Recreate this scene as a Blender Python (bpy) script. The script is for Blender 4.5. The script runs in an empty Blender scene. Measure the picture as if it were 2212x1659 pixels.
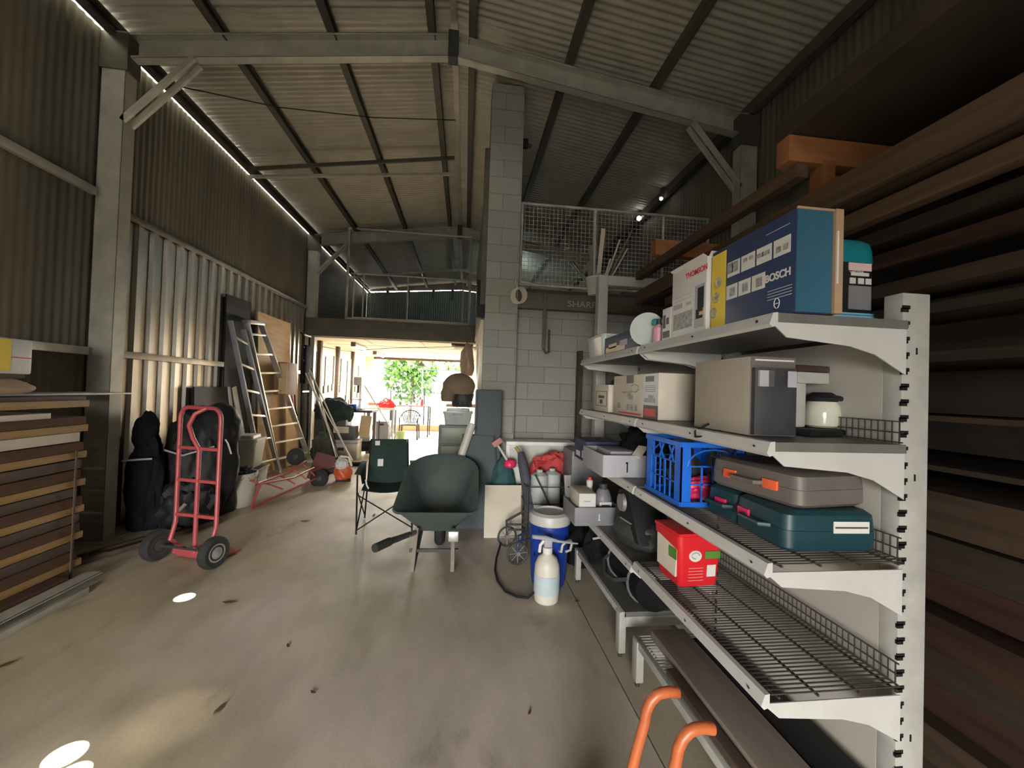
import bpy, bmesh, math, random
from mathutils import Vector, Matrix, noise
R = math.radians
random.seed(7)
S = bpy.context.scene
COL = S.collection

# ------------------------------------------------------------------ camera
cam_d = bpy.data.cameras.new('camera'); cam = bpy.data.objects.new('camera', cam_d); COL.objects.link(cam)
cam_d.sensor_fit = 'HORIZONTAL'; cam_d.sensor_width = 36.0; cam_d.lens = 36.0 * 860 / 2212
cam_d.clip_start = .05; cam_d.clip_end = 200
yaw, pitch, roll = R(6.7), .0165, .033
F = Vector((math.sin(yaw) * math.cos(pitch), math.cos(yaw) * math.cos(pitch), math.sin(pitch)))
R0 = Vector((math.cos(yaw), -math.sin(yaw), 0)); U0 = R0.cross(F)
RR = R0 * math.cos(roll) + U0 * math.sin(roll); UU = U0 * math.cos(roll) - R0 * math.sin(roll)
cam.matrix_world = Matrix(((RR.x, UU.x, -F.x, 0), (RR.y, UU.y, -F.y, 0), (RR.z, UU.z, -F.z, 1.5), (0, 0, 0, 1)))
S.camera = cam

# ------------------------------------------------------------------ light and exposure
w = bpy.data.worlds.new('sky'); S.world = w; w.use_nodes = True
bg = w.node_tree.nodes['Background']; bg.inputs[0].default_value = (1, .97, .9, 1); bg.inputs[1].default_value = 34.0
S.view_settings.view_transform = 'Standard'; S.view_settings.look = 'None'
S.view_settings.gamma = 1; S.view_settings.use_curve_mapping = False; S.view_settings.exposure = 0.62

def portal(name, loc, rot, sx, sy):
    l = bpy.data.lights.new(name, 'AREA'); l.shape = 'RECTANGLE'; l.size = sx; l.size_y = sy; l.cycles.is_portal = True
    o = bpy.data.objects.new(name, l); COL.objects.link(o); o.location = loc; o.rotation_euler = rot; return o
portal('back_door_daylight', (-1.65, 13.9, 1.25), (R(-90), 0, 0), 3.1, 2.5)
portal('front_door_daylight', (-1.0, -3.1, 1.0), (R(90), 0, 0), 1.6, 2.0)
def spot(name, x, y, z, ang, e, blend=.15, col=(1, .97, .9)):
    l = bpy.data.lights.new(name, 'SPOT'); l.spot_size = R(ang); l.spot_blend = blend; l.energy = e; l.color = col; l.shadow_soft_size = .004
    o = bpy.data.objects.new(name, l); COL.objects.link(o); o.location = (x, y, z); return o
# shafts of sun through nail holes in the roof
spot('sun_shaft', -1.87, 3.01, 4.7, 1.5, 5200)
spot('sun_shaft', -1.52, 1.79, 4.7, 1.6, 6000)
spot('sun_shaft', -1.42, 1.70, 4.7, 1.4, 6000)
spot('sun_shaft', -1.22, 1.95, 4.7, 5.5, 160, .9, (1, .85, .65))
spot('sun_shaft', -1.45, 1.72, 4.7, 8.0, 120, 1, (1, .9, .75))
def tubelight(name, loc, sx, e, col=(1, .93, .8)):
    l = bpy.data.lights.new(name, 'AREA'); l.shape = 'RECTANGLE'; l.size = sx; l.size_y = .06; l.energy = e; l.color = col
    o = bpy.data.objects.new(name, l); COL.objects.link(o); o.location = loc; o.rotation_euler = (0, 0, R(90)); return o
tubelight('tube_light_glow', (-2.6, 10.2, 2.36), 1.1, 60)
tubelight('tube_light_glow', (-2.6, 12.4, 2.36), 1.1, 60)

l = bpy.data.lights.new('loft_fill', 'POINT'); l.energy = 14; l.color = (.72, .92, .9); l.shadow_soft_size = .25  # added fill behind the pier to lift the dark loft, no real lamp
o = bpy.data.objects.new('loft_fill', l); COL.objects.link(o); o.location = (1.25, 11.0, 4.1)
# ------------------------------------------------------------------ materials
MC = {}
def mat(key, col, rough=.6, metal=0, var=.12, scale=6, bump=0, spec=.5, stretch=(1, 1, 1), emit=0, col2=None):
    if key in MC: return MC[key]
    m = bpy.data.materials.new(key); m.use_nodes = True; nt = m.node_tree; n = nt.nodes; L = nt.links
    b = n['Principled BSDF']; b.inputs['Roughness'].default_value = rough; b.inputs['Metallic'].default_value = metal
    b.inputs['Specular IOR Level'].default_value = spec
    tc = n.new('ShaderNodeTexCoord'); mp = n.new('ShaderNodeMapping'); mp.inputs['Scale'].default_value = stretch
    nz = n.new('ShaderNodeTexNoise'); nz.inputs['Scale'].default_value = scale; nz.inputs['Detail'].default_value = 6
    cr = n.new('ShaderNodeValToRGB')
    c1 = tuple(max(0, c * (1 - var)) for c in col); c2 = col2 or tuple(min(1, c * (1 + var)) for c in col)
    cr.color_ramp.elements[0].position = .3; cr.color_ramp.elements[0].color = (*c1, 1)
    cr.color_ramp.elements[1].position = .7; cr.color_ramp.elements[1].color = (*c2, 1)
    L.new(tc.outputs['Object'], mp.inputs[0]); L.new(mp.outputs[0], nz.inputs['Vector']); L.new(nz.outputs['Fac'], cr.inputs[0])
    L.new(cr.outputs[0], b.inputs['Base Color'])
    if bump:
        bp = n.new('ShaderNodeBump'); bp.inputs['Strength'].default_value = bump; bp.inputs['Distance'].default_value = .01
        L.new(nz.outputs['Fac'], bp.inputs['Height']); L.new(bp.outputs[0], b.inputs['Normal'])
    if emit:
        b.inputs['Emission Color'].default_value = (*col, 1); b.inputs['Emission Strength'].default_value = emit
    MC[key] = m; return m
def block_mat():
    m = bpy.data.materials.new('concrete_block'); m.use_nodes = True; nt = m.node_tree; n = nt.nodes; L = nt.links
    b = n['Principled BSDF']; b.inputs['Roughness'].default_value = .9
    tc = n.new('ShaderNodeTexCoord'); sx = n.new('ShaderNodeSeparateXYZ'); cx = n.new('ShaderNodeCombineXYZ'); ad = n.new('ShaderNodeMath')
    L.new(tc.outputs['Object'], sx.inputs[0]); L.new(sx.outputs[0], ad.inputs[0]); L.new(sx.outputs[1], ad.inputs[1])
    L.new(ad.outputs[0], cx.inputs[0]); L.new(sx.outputs[2], cx.inputs[1])
    br = n.new('ShaderNodeTexBrick'); L.new(cx.outputs[0], br.inputs['Vector'])
    br.inputs['Scale'].default_value = 1; br.inputs['Brick Width'].default_value = .4; br.inputs['Row Height'].default_value = .2
    br.inputs['Mortar Size'].default_value = .005; br.inputs['Mortar Smooth'].default_value = .3; br.inputs['Bias'].default_value = 0
    br.inputs['Color1'].default_value = (.34, .345, .315, 1); br.inputs['Color2'].default_value = (.41, .415, .38, 1); br.inputs['Mortar'].default_value = (.27, .27, .24, 1)
    nz = n.new('ShaderNodeTexNoise'); nz.inputs['Scale'].default_value = 40; L.new(tc.outputs['Object'], nz.inputs['Vector'])
    mx = n.new('ShaderNodeMix'); mx.data_type = 'RGBA'; mx.blend_type = 'MULTIPLY'; mx.inputs[0].default_value = .35
    L.new(br.outputs['Color'], mx.inputs[6]); L.new(nz.outputs['Color'], mx.inputs[7]); L.new(mx.outputs[2], b.inputs['Base Color'])
    bp = n.new('ShaderNodeBump'); bp.invert = True; bp.inputs['Distance'].default_value = .01; bp.inputs['Strength'].default_value = .7
    L.new(br.outputs['Fac'], bp.inputs['Height']); L.new(bp.outputs[0], b.inputs['Normal']); return m
def floor_mat():
    m = bpy.data.materials.new('stained_concrete'); m.use_nodes = True; nt = m.node_tree; n = nt.nodes; L = nt.links
    b = n['Principled BSDF']
    tc = n.new('ShaderNodeTexCoord')
    def nz(s, d, st=(1, 1, 1)):
        mp = n.new('ShaderNodeMapping'); mp.inputs['Scale'].default_value = st; L.new(tc.outputs['Object'], mp.inputs[0])
        z = n.new('ShaderNodeTexNoise'); z.inputs['Scale'].default_value = s; z.inputs['Detail'].default_value = d; L.new(mp.outputs[0], z.inputs['Vector']); return z
    def ramp(z, p0, c0, p1, c1):
        r = n.new('ShaderNodeValToRGB'); e = r.color_ramp.elements; e[0].position = p0; e[0].color = (*c0, 1); e[1].position = p1; e[1].color = (*c1, 1)
        L.new(z.outputs['Fac'], r.inputs[0]); return r
    def mix(a, bb, mode, f):
        x = n.new('ShaderNodeMix'); x.data_type = 'RGBA'; x.blend_type = mode; x.inputs[0].default_value = f
        L.new(a, x.inputs[6]); L.new(bb, x.inputs[7]); return x.outputs[2]
    a = ramp(nz(.7, 3), .38, (.47, .41, .29), .62, (.58, .515, .46))
    g = ramp(nz(4.5, 8, (1, .45, 1)), .35, (.76, .76, .76), .65, (1.05, 1.05, 1.05))
    f = ramp(nz(90, 4), .3, (.8, .8, .8), .7, (1, 1, 1))
    sp = ramp(nz(2.2, 5, (1.4, .8, 1)),   .25, (.5, .47, .43), .36, (1, 1, 1))
    c = mix(mix(mix(a.outputs[0], g.outputs[0], 'MULTIPLY', .8), f.outputs[0], 'MULTIPLY', .6), sp.outputs[0], 'MULTIPLY', .8)
    L.new(c, b.inputs['Base Color'])
    rr = n.new('ShaderNodeMapRange'); rr.inputs[3].default_value = .42; rr.inputs[4].default_value = .75
    L.new(nz(3, 4).outputs['Fac'], rr.inputs[0]); L.new(rr.outputs[0], b.inputs['Roughness'])
    return m
M_block = block_mat(); M_floor = floor_mat()
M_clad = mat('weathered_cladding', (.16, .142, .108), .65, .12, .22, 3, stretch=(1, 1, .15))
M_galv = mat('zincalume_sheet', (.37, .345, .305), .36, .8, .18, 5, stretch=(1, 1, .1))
M_roof = mat('roof_sheet', (.46, .435, .365), .5, .35, .12, 4)
M_steel = mat('galvanised_steel', (.42, .41, .36), .5, .2, .15, 6)
M_steeld = mat('dull_purlin_steel', (.11, .105, .085), .6, .4, .15, 6)
M_teal = mat('grey_green_steel', (.25, .29, .27), .6, .2, .1, 6)
M_brown = mat('brown_painted_beam', (.095, .085, .065), .6, .1, .15, 4)
M_cream = mat('cream_lining', (.70, .62, .47), .7, 0, .05, 3)
M_white = mat('white_enamel', (.47, .465, .45), .4, 0, .05, 10)
M_whited = mat('scuffed_white_enamel', (.38, .375, .35), .45, 0, .12, 14)
M_panel = mat('shelf_back_panel', (.40, .38, .35), .6, 0, .06, 3)
M_gshelf = mat('grey_shelf_top', (.16, .16, .15), .5, .3, .15, 9)
M_wire = mat('dark_wire', (.09, .085, .075), .5, .6, .1, 9)
M_black = mat('black_plastic', (.010, .011, .012), .6, 0, .2, 9, spec=.3)
M_blackc = mat('black_cloth', (.008, .010, .011), .9, 0, .3, 6, .3, spec=.15)
M_dgreen = mat('dark_green_fabric', (.012, .03, .026), .85, 0, .2, 9)
M_dgrey = mat('charcoal', (.038, .04, .042), .6, 0, .15, 8)
M_rubber = mat('black_rubber', (.022, .022, .021), .85, 0, .2, 14)
M_red = mat('red_enamel', (.40, .07, .08), .38, 0, .12, 12)
M_orange = mat('orange_enamel', (.42, .105, .035), .4, 0, .12, 12)
M_card = mat('brown_cardboard', (.36, .24, .15), .85, 0, .08, 8)
M_cardg = mat('beige_carton', (.34, .30, .25), .8, 0, .05, 5)
M_navy = mat('navy_print', (.02, .038, .10), .5, 0, .1, 7)
M_tealp = mat('teal_blue_print', (.03, .105, .17), .45, 0, .12, 4)
M_yel = mat('yellow_print', (.72, .54, .05), .55, 0, .05, 6)
M_wprint = mat('white_print', (.60, .59, .57), .5, 0, .05, 8)
M_dprint = mat('dark_print', (.04, .04, .045), .5, 0, .2, 12)
M_gprint = mat('grey_print', (.28, .28, .27), .5, 0, .4, 60)
M_rprint = mat('red_print', (.6, .03, .04), .5, 0, .05, 9)
M_redp = mat('red_plastic', (.60, .015, .022), .38, 0, .06, 5)
M_green = mat('green_print', (.08, .2, .03), .5, 0, .1, 9)
M_bluep = mat('blue_crate_plastic', (.012, .13, .62), .4, 0, .08, 9)
M_blue = mat('blue_cooler_plastic', (.008, .04, .28), .35, 0, .06, 6)
M_dteal = mat('dark_teal_case', (.010, .042, .055), .45, 0, .1, 9)
M_teal2 = mat('teal_plastic', (.01, .19, .23), .35, 0, .08, 6)
M_brcase = mat('brown_grey_case', (.13, .11, .10), .5, 0, .1, 7)
M_orl = mat('orange_latch', (.8, .13, .05), .4)
M_pink = mat('pink_red_latch', (.7, .03, .12), .4)
M_lgrey = mat('light_grey_plastic', (.36, .36, .40), .5, 0, .05, 8)
M_mgrey = mat('mid_grey_plastic', (.19, .19, .21), .5, 0, .08, 8)
M_tub = mat('translucent_tub', (.55, .53, .47), .45, 0, .05, 5)
M_clear = mat('clear_tub_plastic', (.48, .52, .52), .25, 0, .08, 6)
M_alu = mat('aluminium', (.62, .62, .60), .32, .75, .08, 9)
M_ply = mat('plywood', (.56, .39, .22), .7, 0, .12, 3, stretch=(1, 1, 5))
M_plyp = mat('pale_board', (.58, .52, .44), .7, 0, .08, 4)
M_timg = mat('golden_timber', (.27, .16, .055), .7, 0, .25, 5, .2, stretch=(6, .5, 6))
M_timb = mat('dark_red_brown_timber', (.08, .036, .016), .9, 0, .4, 4, .2, stretch=(6, .4, 6))
M_timd = mat('dark_timber', (.07, .046, .03), .75, 0, .3, 5, .2, stretch=(6, .4, 6))
M_time = mat('lighter_timber_edge', (.20, .125, .075), .75, 0, .3, 5, .2, stretch=(6, .4, 6))
M_arm = mat('orange_timber', (.30, .12, .045), .7, 0, .15, 5, .1, stretch=(.6, 5, 5))
M_greyt = mat('weathered_plank', (.19, .155, .13), .7, 0, .15, 4, .2, stretch=(5, .5, 5))
M_dust = mat('dusty_dark_sheet', (.04, .028, .02), .8, 0, .3, 3)
M_bag = mat('tan_sack', (.42, .32, .23), .85, 0, .1, 6, .2)
M_barrow = mat('dark_green_tray_plastic', (.072, .096, .092), .38, 0, .15, 5)
M_rtimb = mat('shaded_red_brown_timber', (.030, .014, .009), .85, 0, .4, 4, .2, stretch=(6, .4, 6), spec=.2)  # shade of the right rack put into the colour, darker copies of the timbers
M_rtimd = mat('shaded_dark_timber', (.026, .019, .013), .85, 0, .3, 5, .2, stretch=(6, .4, 6), spec=.2)
M_rtime = mat('shaded_lighter_timber', (.04, .026, .017), .8, 0, .3, 5, .2, stretch=(6, .4, 6), spec=.2)
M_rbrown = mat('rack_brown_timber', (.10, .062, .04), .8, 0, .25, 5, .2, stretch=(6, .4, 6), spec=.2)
M_leaf = mat('dry_leaf', (.10, .055, .02), .8)
M_out = mat('outdoor_paving', (.10, .095, .08), .8)
M_foli = mat('green_foliage', (.035, .09, .008), .7, 0, .5, 8)
M_bmat = mat('blue_grey_foam', (.075, .092, .108), .75, 0, .1, 3)
M_glass = mat('jug_glass', (.5, .5, .42), .1, 0, .15, 9)
M_lamp = mat('lit_tube', (1, .95, .85), .4, emit=3)
M_chalk = mat('chalk', (.36, .32, .27), .9)
M_bluel = mat('light_blue_label', (.2, .42, .6), .5)

# ------------------------------------------------------------------ builders
class B:
    def __init__(s): s.bm = bmesh.new()
    def box(s, x0, x1, y0, y1, z0, z1):
        v = [s.bm.verts.new((x, y, z)) for z in (z0, z1) for y in (y0, y1) for x in (x0, x1)]
        for f in ((0, 2, 3, 1), (4, 5, 7, 6), (0, 1, 5, 4), (2, 6, 7, 3), (0, 4, 6, 2), (1, 3, 7, 5)): s.bm.faces.new([v[i] for i in f])
        return s
    def beam(s, p, q, wd, th, up=(0, 0, 1)):
        p, q = Vector(p), Vector(q); d = (q - p).normalized(); u = Vector(up)
        a = d.cross(u)
        if a.length < 1e-4: a = d.cross(Vector((1, 0, 0)))
        a.normalize(); u = a.cross(d).normalized(); v = []
        for c in (p, q):
            for i, j in ((-1, -1), (1, -1), (1, 1), (-1, 1)): v.append(s.bm.verts.new(c + a * (i * wd / 2) + u * (j * th / 2)))
        for f in ((3, 2, 1, 0), (4, 5, 6, 7), (0, 1, 5, 4), (1, 2, 6, 5), (2, 3, 7, 6), (3, 0, 4, 7)): s.bm.faces.new([v[i] for i in f])
        return s
    def tube(s, pts, r, n=10, closed=False):
        P = [Vector(p) for p in pts]; rs = r if isinstance(r, (list, tuple)) else [r] * len(P); rings = []
        prev = None; N = len(P)
        for i, p in enumerate(P):
            if closed: t = (P[(i + 1) % N] - P[i - 1])
            else: t = P[min(i + 1, N - 1)] - P[max(i - 1, 0)]
            t.normalize()
            if prev is None:
                a = t.cross(Vector((0, 0, 1)))
                if a.length < .05: a = t.cross(Vector((0, 1, 0)))
            else: a = prev - t * prev.dot(t)
            a.normalize(); prev = a; b = t.cross(a)
            rings.append([s.bm.verts.new(p + (a * math.cos(k * 2 * math.pi / n) + b * math.sin(k * 2 * math.pi / n)) * rs[i]) for k in range(n)])
        for i in range(N if closed else N - 1):
            A, C = rings[i], rings[(i + 1) % N]
            for k in range(n): s.bm.faces.new((A[k], A[(k + 1) % n], C[(k + 1) % n], C[k]))
        if not closed: s.bm.faces.new(rings[0][::-1]); s.bm.faces.new(rings[-1])
        return s
    def cyl(s, p, q, r, r2=None, n=20): return s.tube([p, q], [r, r if r2 is None else r2], n)
    def lathe(s, prof, c=(0, 0, 0), n=28, sx=1, sy=1, M=None):
        rings = []; M = M or Matrix()
        for r, z in prof:
            rings.append([s.bm.verts.new(M @ Vector((r * sx * math.cos(k * 2 * math.pi / n), r * sy * math.sin(k * 2 * math.pi / n), z)) + Vector(c)) for k in range(n)])
        for A, C in zip(rings, rings[1:]):
            for k in range(n): s.bm.faces.new((A[k], A[(k + 1) % n], C[(k + 1) % n], C[k]))
        s.bm.faces.new(rings[0][::-1]); s.bm.faces.new(rings[-1]); return s
    def prism(s, poly, axis, a0, a1):
        def P(u, v, a): return {'x': (a, u, v), 'y': (u, a, v), 'z': (u, v, a)}[axis]
        A = [s.bm.verts.new(P(u, v, a0)) for u, v in poly]; C = [s.bm.verts.new(P(u, v, a1)) for u, v in poly]
        n = len(poly)
        for k in range(n): s.bm.faces.new((A[k], A[(k + 1) % n], C[(k + 1) % n], C[k]))
        s.bm.faces.new(A[::-1]); s.bm.faces.new(C); return s
    def loops(s, L, cap0=True, cap1=True):
        rings = [[s.bm.verts.new(p) for p in l] for l in L]; n = len(L[0])
        for A, C in zip(rings, rings[1:]):
            for k in range(n): s.bm.faces.new((A[k], A[(k + 1) % n], C[(k + 1) % n], C[k]))
        if cap0: s.bm.faces.new(rings[0][::-1])
        if cap1: s.bm.faces.new(rings[-1])
        return s
    def blob(s, c, size, amp=.12, seed=0, freq=2.5, flat=True, sub=4):
        g = bmesh.ops.create_icosphere(s.bm, subdivisions=sub, radius=1)
        for v in g['verts']:
            p = v.co.copy(); d = 1 + amp * noise.noise(p * freq + Vector((seed * 3.7, seed, 0))) + amp * .5 * noise.noise(p * freq * 2.7 + Vector((seed, 5, 0)))
            q = p * d
            if flat and q.z < -.55: q.z = -.55 - (q.z + .55) * .05
            k = 1.55 if flat else 2
            v.co = Vector((c[0] + q.x * size[0] / 2, c[1] + q.y * size[1] / 2, c[2] + (q.z + (.55 if flat else 1)) * size[2] / k))
        return s
    def out(s, name, m, parent=None, label=None, bev=0, smooth=True, seg=2):
        bm = s.bm
        bmesh.ops.recalc_face_normals(bm, faces=bm.faces)
        if bev:
            E = [e for e in bm.edges if e.is_manifold and e.calc_face_angle(0) > .5]
            bmesh.ops.bevel(bm, geom=E, offset=bev, segments=seg, affect='EDGES', profile=.6)
        me = bpy.data.meshes.new(name)
        o = bpy.data.objects.new(name, me); COL.objects.link(o)
        if parent is None:
            xs = [v.co for v in bm.verts]
            c = Vector(((min(v.x for v in xs) + max(v.x for v in xs)) / 2, (min(v.y for v in xs) + max(v.y for v in xs)) / 2, min(v.z for v in xs)))
            for v in bm.verts: v.co -= c
            o.location = c
        else: o.parent = parent
        if smooth:
            for f in bm.faces: f.smooth = True
        bm.to_mesh(me); bm.free(); me.materials.append(m)
        if smooth: me.set_sharp_from_angle(angle=R(38))
        if label: o['label'] = label
        return o
def tag(o, label, cat, group=None, kind=None):
    o['label'] = label; o['category'] = cat
    if group: o['group'] = group
    if kind: o['kind'] = kind
    return o
def thing(name, label, cat, loc=(0, 0, 0), rz=0, group=None, rot=None):
    o = bpy.data.objects.new(name, None); COL.objects.link(o); o.location = loc; o.empty_display_size = .1
    o.rotation_euler = rot if rot else (0, 0, rz)
    return tag(o, label, cat, group)
def struct(b, name, m, **k):
    o = b.out(name, m, **k); o['kind'] = 'structure'; return o
def dup(o, loc=None, parent=None, label=None, rz=None):
    c = o.copy(); COL.objects.link(c)
    if parent: c.parent = parent
    if loc is not None: c.location = loc
    if rz is not None: c.rotation_euler[2] = rz
    if label: c['label'] = label
    for ch in [x for x in bpy.data.objects if x.parent == o]: dup(ch, parent=c)
    return c
def txt(s, size, m, parent, loc, rot, name='lettering', ax='LEFT', bold=0, sx=1):
    cu = bpy.data.curves.new('t', 'FONT'); cu.body = s; cu.size = size; cu.extrude = .0006; cu.offset = bold; cu.align_x = ax
    t = bpy.data.objects.new('t', cu); COL.objects.link(t); dg = bpy.context.evaluated_depsgraph_get(); dg.update()
    me = bpy.data.meshes.new_from_object(t.evaluated_get(dg)); bpy.data.objects.remove(t); bpy.data.curves.remove(cu)
    me.materials.clear(); me.materials.append(m); o = bpy.data.objects.new(name, me); COL.objects.link(o); o.parent = parent
    o.location = loc; o.rotation_euler = rot; o.scale = (sx, 1, 1); return o
FACE_L = (R(90), 0, R(-90))     # lettering read from the aisle (surface looking along -x)
FACE_N = (R(90), 0, 0)          # lettering read from the front (surface looking along -y)
ORD = ['first', 'second', 'third', 'fourth', 'fifth', 'sixth', 'seventh', 'eighth', 'ninth', 'tenth', 'eleventh', 'twelfth', 'thirteenth', 'fourteenth', 'fifteenth', 'sixteenth']
# ================================================================== THE SHED
RX = -.24
XL, XR, YB, YF = -3.40, 3.14, 14.0, -3.2
def roofz(x): return 5.24 - .14 * abs(x - RX)
struct(B().box(XL - .6, .85, YF, YB + .3, -.12, 0), 'floor', M_floor)
struct(B().box(.858, XR + .6, YF, YB + .3, -.12, 0), 'floor', M_floor)
struct(B().box(XL - .6, XR + .6, YF, YB + .3, -.2, -.12), 'floor', M_dgrey)
struct(B().box(-25, 25, YB + .3, 60, -.2, -.03), 'ground_back', M_out)
struct(B().box(-25, 25, -30, YF, -.2, -.03), 'ground_front', M_out)
def corr(a0, a1, pitch, amp, place, v0, v1, trap=False):
    """ribbed sheet: ribs follow one another from a0 to a1, each runs from v0 to v1"""
    b = B(); prof = []
    if trap:
        x = a0
        while x < a1:
            for dx, h in ((0, 0), (.42, 0), (.52, 1), (.82, 1), (.92, 0)): prof.append((x + dx * pitch, h * amp))
            x += pitch
    else:
        n = int((a1 - a0) / pitch * 6)
        for i in range(n + 1): x = a0 + i * pitch / 6; prof.append((x, amp * .5 * (1 + math.sin(i * math.pi / 3))))
    A = [b.bm.verts.new(place(x, h, v0)) for x, h in prof]; C = [b.bm.verts.new(place(x, h, v1)) for x, h in prof]
    for k in range(len(A) - 1): b.bm.faces.new((A[k], A[k + 1], C[k + 1], C[k]))
    return b
def c_section(b, p, q, d, wd, up=(0, 0, 1), lip=.02, t=.004):
    p, q, up = Vector(p), Vector(q), Vector(up); n = (q - p).normalized(); a = n.cross(up).normalized(); u = a.cross(n)
    b.beam(p - a * (wd / 2 - t / 2), q - a * (wd / 2 - t / 2), t, d, up)
    for sgn in (-1, 1):
        o = u * sgn * (d / 2 - t / 2); b.beam(p + o, q + o, wd, t, up)
        o2 = a * (wd / 2 - t / 2) + u * sgn * (d / 2 - lip / 2); b.beam(p + o2, q + o2, t, lip, up)
    return b
# cladding
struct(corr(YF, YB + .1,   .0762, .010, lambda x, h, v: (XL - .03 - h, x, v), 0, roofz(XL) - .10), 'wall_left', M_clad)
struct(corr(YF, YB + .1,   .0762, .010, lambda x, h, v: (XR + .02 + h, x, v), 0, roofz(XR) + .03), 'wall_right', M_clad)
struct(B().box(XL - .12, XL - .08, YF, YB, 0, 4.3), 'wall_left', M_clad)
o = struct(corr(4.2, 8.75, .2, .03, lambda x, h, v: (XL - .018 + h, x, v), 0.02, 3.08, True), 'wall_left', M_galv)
# roof, ribs run from ridge to eaves
struct(corr(YF - .2, YB + .25, .0762, .018, lambda x, h, v: (v, x, roofz(v) + h), RX, XL - .35), 'ceiling', M_roof)
struct(corr(YF - .2, YB + .25, .0762, .018, lambda x, h, v: (v, x, roofz(v) + h), RX, XR + .35), 'ceiling', M_roof)
struct(B().box(RX - .035, RX + .035, YF, YB, roofz(RX) - .015, roofz(RX) + .02), 'trim_1', M_roof)
# purlins
for x in (-3.34, -2.45, -1.43, -.46, -.05, .98, 1.95, 3.05):
    d = .10 if -3 < x < 3 else .13
    bb = B(); c_section(bb, (x, YF, roofz(x) - d / 2 - .012), (x, YB, roofz(x) - d / 2 - .012), d, .075)
    tag(bb.out('purlin', M_steeld), 'long roof purlin, ' + {-3.34: 'along the left eave', -2.45: 'second from the left eave', -1.43: 'third from the left eave', -.46: 'just left of the ridge', -.05: 'just right of the ridge', .98: 'nearest right of the ridge pair', 1.95: 'third from the right eave side of the ridge', 3.05: 'along the right eave'}[x], 'purlin', 'roof purlins')
# portal frames
def frame(y, what):
    t = thing('portal_frame', 'steel portal frame of columns and sloping rafters, ' + what, 'frame', (RX, y, 0), 0, 'portal frames')
    y0 = 0
    zl, zr, zm = roofz(XL + .1) - .11, roofz(XR) - .11, roofz(RX) - .11
    xl, xr = XL + .085 - RX, XR - .11 - RX
    b = B(); c_section(b, (xl - .0, y0, zl - .12), (0, y0, zm - .12), .235, .09); b.out('rafter', M_steel, t)
    b = B(); c_section(b, (0, y0, zm - .12), (xr, y0, zr - .12), .235, .09); b.out('rafter', M_steel, t)
    B().box(-.05, .05, y0 - .055, y0 + .055, zm - .26, zm + .02).out('ridge_plate', M_dgrey, t)
    b = B(); c_section(b, (xl, y0, 0), (xl, y0, zl), .2, .13, up=(1, 0, 0)); b.out('column', M_steel, t)
    b = B(); c_section(b, (xr, y0, 0), (xr, y0, zr), .2, .13, up=(1, 0, 0)); b.out('column', M_steel, t)
    for xs, zs, sg in ((xl, zl, 1), (xr, zr, -1)):
        b = B()
        for dy in (-.05, .05):
            b.beam((xs + sg * .08, y0 + dy, zs - .82), (xs + sg * .66, y0 + dy, zs - .16), .03, .05)
        b.out('knee_brace', M_steel, t)
        b = B().box(xs - .12, xs + .12, y0 - .075, y0 + .075, zs - .36, zs - .02); b.out('haunch_plate', M_steeld, t)
        B().box(xs - .15, xs + .15, y0 - .12, y0 + .12, 0, .012).out('base_plate', M_steel, t)
    return t
frame(4.10, 'crossing overhead in front of the block pier')
frame(8.95, 'behind the high railing at the mezzanine edge')
frame(-.8, 'nearest the front door')
# thin rafter deep in the loft, roof bridging bar
b = B(); zz = 4.86
b.beam((XL + .1, 11.3, zz - .42), (RX, 11.3, zz), .05, .06); b.beam((RX, 11.3, zz), (XR - .1, 11.3, zz - .45), .05, .06)
tag(b.out('tie_rod', M_steel), 'thin pale tie bar bent at the ridge, deep inside the loft', 'bar')
tag(B().beam((XL + .15, 6.2, 4.50), (RX - .03, 6.2, 4.83), .05, .035).out('bridging_bar', M_steel), 'pale thin bridging bar under the left roof slope between the frames', 'bar')
tag(B().beam((XL + .1, 6.25, roofz(XL) - .16), (RX - .05, 6.25, roofz(RX) - .13), .03, .05).out('bridging_bar', M_steeld), 'dark bridging bar close under the left roof sheets', 'bar')
b = B(); pts = [(XL + .25, 4.6, 4.63), (-2.2, 4.75, 4.62), (-1.2, 4.9, 4.72), (RX, 5.05, 4.9)]; b.tube(pts, .006, 6)
tag(b.out('cable', M_black), 'thin dark cable slung under the left roof slope', 'cable')
# girts on the left wall
def girt(x, y0, y1, z, m, lab, d=.07, dx=.05):
    tag(B().box(x, x + dx, y0, y1, z - d / 2, z + d / 2).out('girt', m, bev=.006), lab, 'girt', 'wall girts')
girt(XL, YF, 3.98, 3.17, M_steel, 'upper girt on the dark left wall nearer than the column')
girt(XL, YF, 3.98, 1.73, M_steel, 'lower girt on the dark left wall nearer than the column')
girt(XL + .015, 4.22, 8.8, 3.10, M_galv, 'upper girt capping the bright ribbed sheets on the left wall', .05, .05)
girt(XL + .015, 4.22, 8.8, 1.73, M_galv, 'lower girt across the bright ribbed sheets on the left wall', .07, .05)
girt(XR - .05, YF, 8.8, 3.6, M_steeld, 'upper girt on the right wall')
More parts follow.
